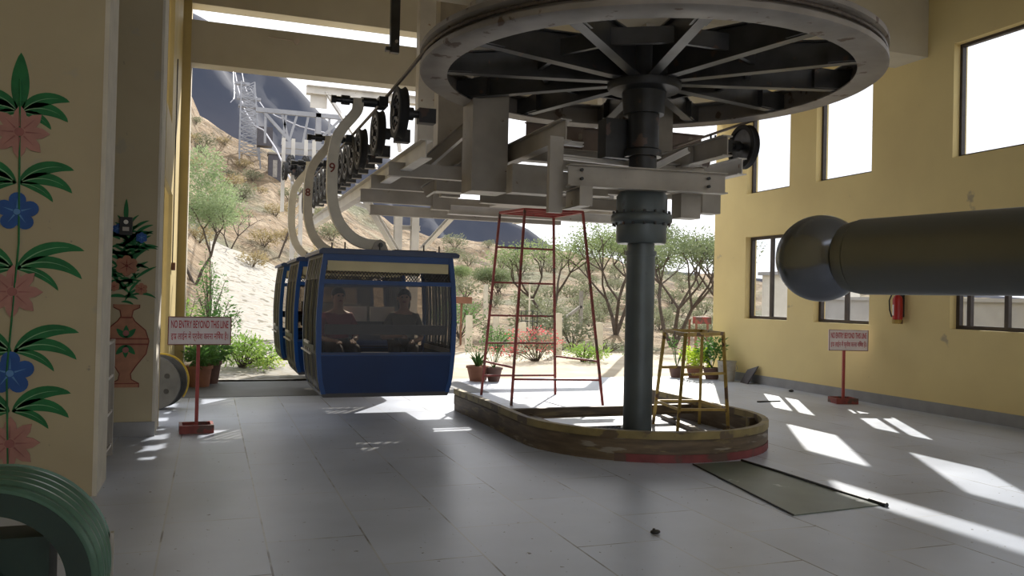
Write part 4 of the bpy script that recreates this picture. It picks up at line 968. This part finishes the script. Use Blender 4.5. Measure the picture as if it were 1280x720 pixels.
# ------------------------------------------------------------------ foreground pipe with ball end
k = .72; pc = EYE+ray(1026, 323)*k; pe = EYE+ray(1290, 314)*(k*.80); dv = (pe-pc).normalized()
t = thing('ball_end_pipe', 'big dark glossy metal pipe with a ball end reaching in from the right', 'pipe', (pe+dv*1.0).to_tuple()[:2]+(0,))
rb = 54/FPX*k; rt = 45/FPX*k
mb = MB(); mb.ball(pc, rb, 40, 28); mb.build('ball_end', 'metal_ball', t, True)
mb = MB(); mb.tube([pc+dv*(rb*.74), pc+dv*(rb*.80), pc+dv*(rb*1.0), pc+dv*(rb*1.1)], [rt*.80, rt*.92, rt*.97, rt*.93], 48); mb.build('collar_ring', 'metal_tube', t, True)
pf = pe+dv*1.0
mb = MB(); mb.tube([pc+dv*(rb*1.0), pc+dv*(rb*1.12), pf], [rt*.88, rt, rt], 48); mb.build('tube', 'metal_tube', t, True)
mb = MB(); mb.cyl((pf.x, pf.y, 0), (pf.x, pf.y, pf.z+.06), .05, seg=24).cyl((pf.x, pf.y, 0), (pf.x, pf.y, .02), .12, seg=24); mb.build('support_post', 'metal_tube', t, True)

# ------------------------------------------------------------------ outdoors: terrain
rid = [(100, 60), (233, 112), (250, 150), (300, 186), (340, 196), (365, 215), (420, 240), (470, 272), (500, 293), (540, 300), (600, 308), (690, 318), (760, 330), (890, 345), (1200, 372), (1600, 395)]
def ridge_h(tabs, u, Y):
    for (a, za), (b, zb) in zip(tabs, tabs[1:]):
        if u <= b: 
            w = max(0, min(1, (u-a)/(b-a))); w = w*w*(3-2*w)*.4+w*.6; return za+(zb-za)*w
    return tabs[-1][1]
TABN = []
for x, y in rid: p = ony(x, y, 66); TABN.append((p.x, p.z))
from mathutils import noise as NZ
def hn(x, y, s): return NZ.noise(V(x*s, y*s, 3.1))
def ground_z(x, y):
    yy = min(66, max(0, y)); t_ = max(0, (y-15.5)/(66-15.5)); xr = x/max(y, 14)*66
    hc_ = ridge_h(TABN, xr, 66); p = min(t_, 1); left = max(0, min(1, (8-xr/66*40)/12))
    prof_ = (.62*p+.38*p*p)*left + (1-left)*(p**2.1) if p < 1 else 1
    z = (hc_+.1)*prof_-.10
    if y > 66: z = hc_-(y-66)*.35
    amp = min(1, max(0, (y-16)/14)); z += amp*(hn(x, y, .16)*1.0+hn(x, y, .5)*.35+hn(x, y, 1.3)*.12)*(.25+.75*p)
    return z
mb = MB(); NX, NY = 190, 150; vs = []
for j in range(NY+1):
    y = 14.4+(74-14.4)*(j/NY)**1.25
    for i in range(NX+1):
        x = -30+(110)*i/NX; vs.append(V(x, y, ground_z(x, y)))
mb.add(vs, [(j*(NX+1)+i, j*(NX+1)+i+1, (j+1)*(NX+1)+i+1, (j+1)*(NX+1)+i) for j in range(NY) for i in range(NX)])
o = mb.build('hillside', 'ground', None, True); o['kind'] = 'structure'
mb = MB(); mb.add([(-60, -12, -.3), (120, -12, -.3), (120, 14.6, -.3), (-60, 14.6, -.3)], [(0, 1, 2, 3)]); o = mb.build('ground', 'ground', None); o['kind'] = 'structure'
mb = MB(); mb.box(15.0, 15.2, -8, 19, -.3, 1.62).box(14.95, 15.25, -8, 19, 1.62, 1.70); o = mb.build('boundary_wall', 'boundary', None); o['kind'] = 'structure'
q = onx(953, 350, 16.0); r_ = onx(990, 350, 16.0); t = thing('outbuilding', 'small white outbuilding beyond the right wall seen through the far lower window', 'building', (17.5, (q.y+r_.y)/2, 0))
mb = MB(); mb.box(16.0, 18.5, r_.y, q.y, -.3, 2.35); mb.build('wall', 'white', t); mb = MB(); mb.box(15.9, 18.6, r_.y-.1, q.y+.1, 2.35, 2.45); mb.build('roof', 'boundary', t)
mb = MB(); vs = []; NA, NB = 60, 16
for j in range(NB+1):
    for i in range(NA+1):
        x = 2.6+32*i/NA; yend = 21.8+1.3*hn(x, 3, .25)+.6*hn(x, 9, .9); y = 14.51+(yend-14.51)*j/NB; vs.append(V(x, y, ground_z(x, y)+.05*(1 if 0 < j < NB else -.3)+(.05 if j == 0 else 0)))
mb.add(vs, [(j*(NA+1)+i, j*(NA+1)+i+1, (j+1)*(NA+1)+i+1, (j+1)*(NA+1)+i) for j in range(NB) for i in range(NA)]); o = mb.build('sandy_yard', 'sand', None, True); o['kind'] = 'structure'
# cobbled path on the slope
mb = MB(); vs = []; NN = 40
for j in range(NN+1):
    y = 15.2+j*(37-15.2)/NN; u = j/NN; xc = ony(345+(-15)*u, 400, y).x; w = 1.15+1.1*u
    for s in range(7): x = xc+w*(s/3-1); vs.append(V(x, y, ground_z(x, y)+.06+.03*hn(x, y, 2)))
mb.add(vs, [(j*7+s, j*7+s+1, (j+1)*7+s+1, (j+1)*7+s) for j in range(NN) for s in range(6)]); o = mb.build('cobbled_path', 'cobble', None, True); o['kind'] = 'structure'
# mountain behind
rm = [(-200, -60), (100, -30), (233, 10), (300, 45), (345, 84), (360, 97), (372, 108), (385, 122), (405, 146), (430, 166), (460, 182), (490, 197), (520, 222), (560, 244), (610, 264), (655, 282), (690, 306), (720, 320), (800, 335), (1000, 350), (1400, 380)]
TM = []
for x, y in rm: p = ony(x, y, 320); TM.append((p.x, p.z))
mb = MB(); vs = []; NX, NY = 170, 80
for j in range(NY+1):
    u = j/NY; y = 150+u*(345-150)
    for i in range(NX+1):
        xr = TM[0][0]+(TM[-1][0]-TM[0][0])*i/NX; x = xr*y/320; hh = ridge_h(TM, xr, 320)
        z = hh-(320-y)*1.02 if y < 320 else hh-(y-320)*.8
        z += (hn(x, y, .03)*9+hn(x, y, .07)*5+hn(x+y*.5, y, .2)*2.0)*min(1, abs(y-320)/25)
        z = max(z, -3)
        vs.append(V(x, y, z))
mb.add(vs, [(j*(NX+1)+i, j*(NX+1)+i+1, (j+1)*(NX+1)+i+1, (j+1)*(NX+1)+i) for j in range(NY) for i in range(NX)])
o = mb.build('mountain', 'mountain', None, True); o['kind'] = 'structure'

# ------------------------------------------------------------------ vegetation
def foliage(mb, c, rad, n, l, w, rnd, droop=0):
    c = Vector(c)
    for _ in range(n):
        d = V(rnd.gauss(0, 1), rnd.gauss(0, 1), rnd.gauss(0, 1)).normalized(); r = rnd.random()**.45
        p = c+V(d.x*rad[0]*r, d.y*rad[1]*r, d.z*rad[2]*r); dd = V(d.x+rnd.uniform(-.6, .6), d.y+rnd.uniform(-.6, .6), d.z*.6+rnd.uniform(-.4, .6)-droop)
        mb.leaf(p, dd, l*rnd.uniform(.6, 1.3), w*rnd.uniform(.6, 1.2))
def acacia(loc, h, spread, label, seed, leaf='olive', trunks=3, lean=(0, 0), n=420, canopy=.5, lk_=1.0, extra=None):
    rnd = random.Random(seed); loc = Vector(loc); t = thing('acacia_tree', label, 'tree', loc, 'trees on the slope outside'); br = MB(); lf = MB()
    def grow(p, d, l, r, lv):
        q = p+d*l*.5+V(rnd.uniform(-.08, .08), rnd.uniform(-.08, .08), 0)*l; e = q+(d+V(rnd.uniform(-.2, .2), rnd.uniform(-.2, .2), .08)).normalized()*l*.5
        br.tube([p, q, e], [r, r*.85, r*.68], 6, False)
        if lv == 0 or e.z-loc.z > h*.97:
            for _ in range(2): foliage(lf, e+V(rnd.uniform(-.2, .2), rnd.uniform(-.2, .2), rnd.uniform(0, .15))*spread*.3, (spread*.20, spread*.20, spread*.09*canopy*2), n//14, .062*spread/2*lk_, .026*spread/2*lk_, rnd)
            return
        for _ in range(rnd.choice((2, 3))):
            a = rnd.uniform(0, 2*PI); o = rnd.uniform(.45, .95); nd = (d*.7+V(math.cos(a)*o, math.sin(a)*o, .25)).normalized(); grow(e, nd, l*rnd.uniform(.62, .8), r*.62, lv-1)
    for k in range(trunks):
        a = 2*PI*k/trunks+rnd.uniform(-.4, .4); grow(loc+V(0, 0, -.1), V(math.cos(a)*.42+lean[0], math.sin(a)*.42+lean[1], 1).normalized(), h*.40, .045*h/2.2, 3)
    if extra:
        for q, rr, nn in extra: foliage(lf, loc+V(*q), rr, nn, .11, .035, rnd)
    br.build('trunk', 'bark', t); lf.build('crown', leaf, t)
    return t
def on_ground(px_, py_, Y):
    p = ony(px_, py_, Y); return V(p.x, Y, ground_z(p.x, Y))
def hit(px_, py_, y0=18.0):
    y = y0
    while y < 70:
        p = ony(px_, py_, y)
        if p.z <= ground_z(p.x, y): return V(p.x, y, ground_z(p.x, y))
        y += .25
    return V(p.x, 66, ground_z(p.x, 66))
acacia(on_ground(770, 400, 27), 3.7, 3.9, 'spreading acacia tree with forked trunk just left of the central pole', 11, n=900)
acacia(on_ground(690, 400, 29), 3.7, 3.6, 'leaning acacia tree seen through the red ladder', 5, 'olive', 2, (-.35, 0), n=800)
acacia(on_ground(842, 400, 24), 3.7, 3.6, 'acacia tree with bent trunks between the pole and the right wall', 21, 'olive_dark', 3, n=800)
acacia(on_ground(905, 400, 31), 4.6, 3.8, 'darker acacia tree partly hidden behind the end of the right wall', 31, 'olive_dark', 3, n=700)
acacia(on_ground(243, 400, 27), 2.75, 1.9, 'green feathery acacia tree on the left behind the warning sign', 41, 'feather_leaf', 2, n=1800, canopy=1.5, lk_=1.3, extra=[((.30, 0, 2.7), (.85, .7, .75), 2300), ((.15, 0, 3.6), (.62, .6, .62), 1300), ((.65, 0, 2.1), (.55, .5, .35), 800), ((-.35, 0, 2.3), (.5, .4, .5), 700)])
acacia(on_ground(285, 400, 37), 1.9, 1.2, 'small bare-stemmed tree on the left slope above the path', 51, 'dry_leaf', 2, n=160)
acacia(on_ground(620, 400, 40), 1.7, 3.2, 'wide bushy tree on the slope behind the ladder rungs', 61, 'olive_dark', 4, n=800)
acacia(on_ground(575, 400, 46), 1.2, 2.6, 'low bushy tree on the slope just right of the gondola roof', 63, 'olive', 4, n=600)
acacia(on_ground(800, 400, 44), 4.6, 5.2, 'distant bushy tree behind the central pole', 65, 'olive_dark', 4, n=700)
# hill shrubs
def shrub_src(name, label, leaf, seed, n, l, w, rad, grp, cat='shrub'):
    rnd = random.Random(seed); t = thing(name, label, cat, (0, 0, 0), grp); st = MB(); lf = MB()
    for k in range(9):
        a = rnd.uniform(0, 2*PI); e = V(math.cos(a)*rad[0]*.6, math.sin(a)*rad[1]*.6, rad[2]*rnd.uniform(.8, 1.6)); st.tube([(0, 0, -.05), e*.5+V(0, 0, .05), e], [.02, .014, .006], 5, False)
        foliage(lf, e, (rad[0]*.45, rad[1]*.45, rad[2]*.5), n//9, l, w, rnd)
    foliage(lf, (0, 0, rad[2]*.8), rad, n//3, l, w, rnd)
    st.build('stem', 'bark', t); lf.build('foliage', leaf, t); return t
sh1 = shrub_src('hill_shrub', 'round dry shrub on the brown hillside', 'dry_leaf', 1, 420, .16, .06, (.8, .8, .45), 'shrubs scattered on the hillside')
sh2 = shrub_src('hill_shrub', 'grey green shrub on the brown hillside', 'grey_leaf', 2, 460, .16, .07, (.9, .9, .55), 'shrubs scattered on the hillside')
rnd = random.Random(12); placed = 0; SP = [(o.location.x, o.location.y) for o in bpy.data.objects if o.name.startswith('acacia_tree')]
for k in range(420):
    Y = rnd.uniform(24, 64); xp = rnd.choice((rnd.uniform(235, 420), rnd.uniform(550, 900))); p = ony(xp, 300, Y); x = p.x
    if Y < 34 and xp < 420: continue
    if any((x-q[0])**2+(Y-q[1])**2 < 3.4 for q in SP): continue
    SP.append((x, Y)); s = rnd.uniform(.5, 1.1); src = (sh1 if xp < 450 and rnd.random() < .7 else sh2)
    loc = (x, Y, ground_z(x, Y)-.05)
    if placed < 2: o = (sh1, sh2)[placed]; o.location = loc; o.scale = (s, s, s)
    else: dup(src, loc, rnd.uniform(0, 6), None, s)
    placed += 1
# near plants
def bush(loc, rad, n, leaf, label, seed, l=.09, w=.035, name='leafy_bush', cat='bush', flowers=None, grp=None):
    rnd = random.Random(seed); t = thing(name, label, cat, loc, grp); st = MB(); lf = MB(); loc = Vector(loc); fl2 = MB()
    for k in range(14):
        a = rnd.uniform(0, 2*PI); r = rnd.random()**.5; e = loc+V(math.cos(a)*rad[0]*r, math.sin(a)*rad[1]*r, rad[2]*rnd.uniform(.7, 1.7)*(1.1-.4*r)); st.tube([loc, loc*.5+e*.5+V(0, 0, .1), e], [.016, .012, .005], 5, False)
        foliage(lf, e*.8+loc*.2, (rad[0]*.34, rad[1]*.34, rad[2]*.42), n//14, l, w, rnd)
        if flowers: foliage(fl2, e, (rad[0]*.25, rad[1]*.25, rad[2]*.22), flowers//14, .05, .045, rnd)
    st.build('stem', 'bark', t); lf.build('foliage', leaf, t)
    if flowers: fl2.build('blossom', 'flower_pink', t)
    return t
g = lambda px_, Y: on_ground(px_, 400, Y)
bush(g(303, 16.6), (.62, .5, .50), 1500, 'bright_leaf', 'bright green leafy bush outside the floor edge right of the left sign', 2)
bush(g(268, 17.8), (.55, .5, .75), 1100, 'mid_leaf', 'taller green bush behind the left warning sign', 3)
bush(g(225, 16.5), (.6, .5, .85), 900, 'bright_leaf', 'green bush beside the yellow left column', 4)
bush(g(262, 20.5), (.35, .35, 1.2), 700, 'mid_leaf', 'slender dark sapling rising above the left sign', 44, .07, .03)
bush(g(330, 16.9), (.5, .4, .22), 500, 'lime_leaf', 'low yellow green growth at the foot of the cobbled path', 45, .06, .02)
bush(g(672, 18.6), (1.0, .6, .50), 1500, 'grey_leaf', 'flowering bush with pink blossoms seen through the red ladder', 5, .06, .026, flowers=520)
bush(g(730, 18.2), (.62, .5, .36), 900, 'bright_leaf', 'low green bush at the foot of the red ladder on the right', 6, .08, .03)
bush(g(622, 21.5), (.55, .5, .5), 500, 'mid_leaf', 'small green bush left of the flowering bush', 7, .08, .03)
bush(g(575, 26), (1.0, .6, .95), 700, 'mid_leaf', 'green creeper clump just right of the nearest gondola', 8, .09, .04)
bush(g(700, 22.3), (1.0, .6, .3), 500, 'dry_leaf', 'low dry brush behind the flowering bush', 9, .08, .03)
bush(g(760, 21.3), (.9, .5, .35), 500, 'grey_leaf', 'low grey green brush near the rightmost fence post', 10, .07, .03)
# potted plants
def pot(loc, r0, r1, h, m, plant, label, seed):
    rnd = random.Random(seed); loc = Vector(loc); t = thing('potted_plant', label, 'potted plant', loc, 'flower pots along the floor edge')
    mb = MB(); mb.lathe([(0, 0), (r0, 0), (r1*.96, h*.85), (r1*1.06, h*.85), (r1*1.06, h), (r1*.9, h), (r1*.85, h*.88), (0, h*.88)], loc, seg=24); mb.build('pot', m, t, True)
    mb = MB(); mb.lathe([(0, 0), (r1*.85, 0), (r1*.85, .01), (0, .015)], loc+V(0, 0, h*.88), seg=20); mb.build('soil', 'soil', t)
    lf = MB(); top = loc+V(0, 0, h*.9)
    if plant == 'aloe':
        for k in range(12):
            a = 2*PI*k/12+rnd.uniform(-.2, .2); o = rnd.uniform(.15, 1); p = [top+V(math.cos(a)*o*.26*u, math.sin(a)*o*.26*u, (.34-.2*o*u)*u) for u in (0, .35, .7, 1)]; lf.tube(p, [.022, .02, .012, .002], 6, False)
        lf.build('leaf', 'mid_leaf', t)
    elif plant == 'twig':
        for k in range(7):
            a = rnd.uniform(0, 2*PI); e = top+V(math.cos(a)*.22, math.sin(a)*.22, rnd.uniform(.3, .55)); lf.tube([top, top*.5+e*.5, e], [.008, .006, .003], 5, False); foliage(lf, e, (.08, .08, .1), 16, .05, .025, rnd)
        lf.build('foliage', 'mid_leaf', t)
    else:
        m2 = {'lush': 'mid_leaf', 'lime': 'lime_leaf', 'tall': 'mid_leaf'}[plant]; hh = {'lush': .22, 'lime': .26, 'tall': .5}[plant]
        for k in range(10):
            a = rnd.uniform(0, 2*PI); e = top+V(math.cos(a)*.16, math.sin(a)*.16, rnd.uniform(.4, 1)*hh); lf.tube([top, e], [.008, .004], 5, False); foliage(lf, e, (.13, .13, .14), 45, .10, .04, rnd)
        lf.build('foliage', m2, t)
    return t
P0 = lambda x, y: fl(x, y)
pot(V(4.50, 14.15, 0), .13, .19, .27, 'terracotta', 'aloe', 'spiky aloe in a terracotta pot beside the right of the gondola', 1)
pot(V(4.78, 14.05, 0), .10, .15, .25, 'pot_brown', 'twig', 'terracotta pot with thin twigs behind the left ladder leg', 2)
pot(V(4.63, 14.35, 0), .11, .16, .24, 'pot_brown', 'twig', 'brown pot tucked just behind the aloe pot', 12)
pot(V(.02, 14.3, 0), .13, .18, .36, 'pot_brown', 'lush', 'dark brown pot with drooping leaves right of the left sign post', 3)
pot(V(-.13, 13.85, 0), .15, .19, .33, 'terracotta', 'lush', 'terracotta pot half hidden behind the left sign post', 4)
pot(V(8.66, 14.3, 0), .11, .16, .22, 'pot_brown', 'twig', 'pot with sparse leaves leftmost near the end of the right wall', 5)
pot(V(9.02, 14.22, 0), .12, .17, .24, 'terracotta', 'lime', 'pot with a glowing lime green plant near the end of the right wall', 6)
pot(V(9.22, 13.93, 0), .12, .17, .22, 'pot_brown', 'tall', 'pot with a tall leafy plant against the right wall next to the bucket', 7)
pot(V(7.75, 14.3, 0), .12, .20, .12, 'terracotta', 'twig', 'shallow red bowl with a small plant right of the pole', 8)

# fence posts
fp = [(586, 417, 22, 1.05, 'leftmost concrete fence post beside the gondola'), (620, 409, 24, .95, 'concrete fence post seen through the left of the ladder'), (653, 419, 21, .88, 'concrete fence post behind the flowering bush on its left'), (697, 438, 20, 1.15, 'concrete fence post directly behind the ladder middle'), (748, 443, 19, .95, 'rightmost concrete fence post behind the right ladder leg'), (607, 374, 34, 1.4, 'distant thin concrete fence post up the slope')]
for x, y, Y, h, lab in fp:
    p = on_ground(x, y, Y); mb = MB(); mb.hexa([p+V(-.09, -.09, -.3), p+V(.09, -.09, -.3), p+V(.09, .09, -.3), p+V(-.09, .09, -.3), p+V(-.075, -.075, h), p+V(.075, -.075, h), p+V(.075, .075, h), p+V(-.075, .075, h)]); tag(mb.build('fence_post', 'concrete_post', None, origin=p), lab, 'post', 'concrete fence posts')
p = on_ground(726, 395, 30); mb = MB(); mb.bar(p-V(0, 0, .2), p+V(0, 0, 1.5), .12, .12).bar(p+V(0, 0, .9), p+V(-1.4, 0, -.1), .12, .10); tag(mb.build('braced_post', 'stone', None, origin=p), 'grey post with a slanting brace between the acacia trees', 'post')
p = on_ground(661, 415, 23); t = thing('antenna_mast', 'thin lattice stand with a pole behind the flowering bush', 'mast', p)
mb = MB()
for dx, dy in ((-.18, -.18), (.18, -.18), (.18, .18), (-.18, .18)): mb.bar(p+V(dx, dy, -.1), p+V(dx, dy, 1.15), .02, .02)
for z in (.2, .55, .85, 1.15):
    for a, b in (((-.18, -.18), (.18, -.18)), ((.18, -.18), (.18, .18)), ((.18, .18), (-.18, .18)), ((-.18, .18), (-.18, -.18))): mb.bar(p+V(*a, z), p+V(*b, z), .018, .018)
mb.build('cage', 'steel_dark', t); mb = MB(); mb.bar(p+V(0, 0, .2), p+V(0, 0, 1.95), .04, .04).bar(p+V(-.12, 0, 1.5), p+V(.12, 0, 1.5), .03, .03); mb.build('mast_pole', 'concrete_post', t)
# brown board stand at the right outside
p = on_ground(877, 430, 17.5); t = thing('board_stand', 'brown frame stand with a red box outside by the right wall end', 'stand', p)
mb = MB()
for dx in (-.28, .28):
    for dy in (-.15, .15): mb.bar(p+V(dx, dy, 0), p+V(dx*.9, dy, 1.15), .04, .04)
mb.bar(p+V(-.27, 0, .75), p+V(.27, 0, .75), .3, .03); mb.build('frame', 'tan_panel', t); mb = MB(); mb.box(p.x-.2, p.x+.2, p.y-.1, p.y+.1, p.z+1.05, p.z+1.22); mb.build('box', 'red_rust', t)
# dark wedge lamp on the far side of the gondola
p = on_ground(577, 370, 24); mb = MB(); mb.bar(p, p+V(0, 0, 1.3), .05, .05).box(p.x-.3, p.x+.3, p.y-.1, p.y+.1, p.z+1.25, p.z+1.45); tag(mb.build('letter_box', 'tan_panel', None, origin=p), 'dark brown box on a stick right of the nearest gondola', 'box')
# grey hut on the slope, leaning stick, low tank
p = hit(343, 219); k = p.y/1041
t = thing('hill_cabin', 'small grey cabin standing on the brown slope beside the cables', 'cabin', p)
mb = MB(); mb.box(p.x-7.5*k, p.x+7.5*k, p.y-.4, p.y+.6, p.z-1.0, p.z+24*k); mb.build('body', 'slate', t); mb = MB(); mb.box(p.x-8.5*k, p.x+8.5*k, p.y-.5, p.y+.7, p.z+24*k, p.z+26*k); mb.build('roof', 'stone', t)
mb = MB(); mb.box(p.x-2.5*k, p.x+2.5*k, p.y-.43, p.y-.4, p.z-.2, p.z+17*k); mb.build('door', 'stone', t)
p = ony(331, 170, 60); t = thing('far_gondola', 'dark distant gondola hanging from the cable below the lattice tower', 'gondola', (p.x, 60, p.z))
mb = MB(); mb.box(p.x-.5, p.x+.5, 59.5, 60.5, p.z-.75, p.z+.55); mb.build('body', 'slate', t); mb = MB(); mb.bar((p.x, 60, p.z+.5), (p.x, 60, p.z+1.4), .1, .1); mb.build('hanger', 'stone', t)
p = hit(348, 322); mb = MB(); mb.bar(p-V(0, 0, .1), p+V(.6, .0, 1.7), .08, .08); tag(mb.build('leaning_stick', 'bark', None, origin=p), 'dark stick leaning at the top of the cobbled path', 'stick')

# ------------------------------------------------------------------ outdoor steel: gantry, pylon
gt = thing('line_gantry', 'pale steel gantry with girder and lattice truss outside the station', 'gantry', (2.5, 19, 0))
def gb(name, a, b, w, h, m='steel_pale', I=True):
    mb = MB(); (mb.ibeam(a, b, w, h) if I else mb.bar(a, b, w, h)); return mb.build(name, m, gt)
GY = 20.6
a = ony(383, 112, GY); b = ony(803, 134, GY); gb('girder', a, V(b.x, GY, a.z), .25, .20)
gb('post', V(b.x-.2, GY, a.z), V(b.x-.2, GY, -.2), .2, .2)
gb('brace', ony(408, 116, GY), ony(445, 172, GY-1), .10, .06); gb('brace', ony(445, 172, GY-1), ony(470, 210, GY-2), .10, .06)
gb('brace', ony(488, 122, GY), ony(500, 190, GY), .08, .08)
mb = MB(); mb.box(a.x+.1, a.x+.5, GY, GY+.02, a.z-.42, a.z-.1); mb.build('gusset', 'steel_pale', gt)
# lattice truss
TY = 23.5
T0, T1, B0_, B1_ = ony(320, 137, TY), ony(440, 147, TY), ony(356, 181, TY), ony(440, 190, TY)
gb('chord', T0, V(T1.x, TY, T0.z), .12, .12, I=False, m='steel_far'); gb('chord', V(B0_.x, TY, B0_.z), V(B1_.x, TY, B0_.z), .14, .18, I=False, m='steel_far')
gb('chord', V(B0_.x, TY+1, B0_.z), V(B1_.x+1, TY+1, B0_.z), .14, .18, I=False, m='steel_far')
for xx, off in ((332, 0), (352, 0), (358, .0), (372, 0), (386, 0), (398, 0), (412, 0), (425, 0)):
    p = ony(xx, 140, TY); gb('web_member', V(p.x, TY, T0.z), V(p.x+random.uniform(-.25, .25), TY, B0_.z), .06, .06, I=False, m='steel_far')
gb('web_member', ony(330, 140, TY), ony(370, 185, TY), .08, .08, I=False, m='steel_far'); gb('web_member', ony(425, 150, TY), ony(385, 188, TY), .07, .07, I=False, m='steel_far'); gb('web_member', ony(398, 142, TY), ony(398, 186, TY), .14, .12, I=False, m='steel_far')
# support columns and sheave assemblies at the outer end
SY = 17.6
for xx in (497, 518):
    p = ony(xx, 300, SY); gb('post', V(p.x, SY, 3.35), V(p.x, SY, -.2), .16, .16)
for yy in (262, 284): p = ony(493, yy, SY); q = ony(525, yy, SY); gb('cross_tie', p, V(q.x, SY, p.z), .10, .10)
gb('brace', ony(447, 232, 15.5), ony(505, 330, 17.3), .12, .10); gb('brace', ony(568, 268, 15.5), ony(527, 312, 17.4), .10, .08)
gb('brace', ony(380, 232, 21), ony(470, 262, 18), .10, .10); gb('brace', ony(430, 232, 18), ony(395, 258, 20), .08, .08)
for xx, Y in ((375, 21.5), (365, 21.5)):
    p = ony(xx, 300, Y); gb('post', V(p.x, Y, 4.0), V(p.x, Y, ground_z(p.x, Y)-.1), .10, .10, I=False)
for k in range(8):
    z = 1.6+k*.28; p = ony(365, 300, 21.5).x; q = ony(376, 300, 21.5).x; gb('lacing', V(p, 21.5, z), V(q, 21.5, z+.28), .04, .04, I=False)
for xx in (354, 366, 382, 392): p = ony(xx, 205, 22.5); gb('sheave_hanger', V(p.x, 22.5, B0_.z), V(p.x, 22.5, 3.6), .09, .09, I=False)
p = ony(352, 205, 22.5); q = ony(440, 212, 22.5); gb('girder', V(p.x, 22.5, p.z), V(q.x, 22.5, p.z), .18, .14)
# rollers of the outer sheave train
for i, (xx, yy, Y) in enumerate(((356, 214, 22.0), (363, 205, 22.2), (372, 214, 22.0), (382, 206, 22.2), (390, 216, 21.5), (398, 208, 21.8))):
    p = ony(xx, yy, Y); o = dup(rl, p, .25 if i % 2 else .1, 'black roller hanging in the cluster on the outer gantry', .8)
# lattice tower on the slope
TYY = 62; tw = thing('lattice_tower', 'grey lattice tower on the hillside carrying the cables', 'tower', ony(312, 190, TYY))
base = ony(313, 192, TYY); topz = ony(305, 103, TYY).z; bx = base.x; w0, w1 = .75, .45
mb = MB()
for sx_ in (-1, 1):
    for sy_ in (-1, 1): mb.bar(V(bx+sx_*w0, TYY+sy_*w0, base.z-2), V(bx-.3+sx_*w1, TYY+sy_*w1, topz), .09, .09)
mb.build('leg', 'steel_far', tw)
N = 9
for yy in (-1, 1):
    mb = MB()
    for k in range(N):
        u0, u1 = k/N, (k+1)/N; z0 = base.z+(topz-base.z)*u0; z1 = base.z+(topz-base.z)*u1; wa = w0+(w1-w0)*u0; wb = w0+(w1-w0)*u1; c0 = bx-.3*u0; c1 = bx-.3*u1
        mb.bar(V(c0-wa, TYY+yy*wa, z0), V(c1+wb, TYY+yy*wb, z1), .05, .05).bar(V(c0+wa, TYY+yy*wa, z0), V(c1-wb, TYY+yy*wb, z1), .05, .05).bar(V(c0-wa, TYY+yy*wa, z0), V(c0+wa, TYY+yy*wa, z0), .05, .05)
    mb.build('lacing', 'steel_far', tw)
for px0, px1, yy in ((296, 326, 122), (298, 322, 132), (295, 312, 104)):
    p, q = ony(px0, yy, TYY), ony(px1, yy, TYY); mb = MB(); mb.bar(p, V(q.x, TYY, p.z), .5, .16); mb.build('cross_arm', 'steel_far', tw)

# ------------------------------------------------------------------ light, world, camera
w = bpy.data.worlds.new('World'); SC.world = w; w.use_nodes = True; nt = w.node_tree; bg = nt.nodes['Background']
bg.inputs['Color'].default_value = (.95, .96, 1.0, 1); bg.inputs['Strength'].default_value = 1.6
L = bpy.data.lights.new('sun', 'SUN'); L.energy = 7.5; L.angle = math.radians(.55); L.color = (1, .94, .84)
lo = bpy.data.objects.new('sun', L); COL.objects.link(lo); sd = V(.785, 1.25, 1.0).normalized(); lo.rotation_euler = sd.to_track_quat('Z', 'Y').to_euler(); lo.location = sd*30
cam = bpy.data.cameras.new('camera'); co = bpy.data.objects.new('camera', cam); COL.objects.link(co); SC.camera = co
cam.sensor_width = 36; cam.lens = FPX*36/1280; cam.clip_start = .02; cam.clip_end = 1500
mt = Matrix((( _R.x, _U.x, -_F.x, 0), (_R.y, _U.y, -_F.y, 0), (_R.z, _U.z, -_F.z, H), (0, 0, 0, 1))); co.matrix_world = mt
SC.view_settings.view_transform = 'Standard'; SC.view_settings.look = 'None'; SC.view_settings.exposure = 0; SC.view_settings.gamma = 1; SC.view_settings.use_curve_mapping = False
try:
    SC.cycles.use_denoising = True; SC.cycles.max_bounces = 10; SC.cycles.diffuse_bounces = 6; SC.cycles.transparent_max_bounces = 12; SC.cycles.sample_clamp_indirect = 6
except Exception: pass
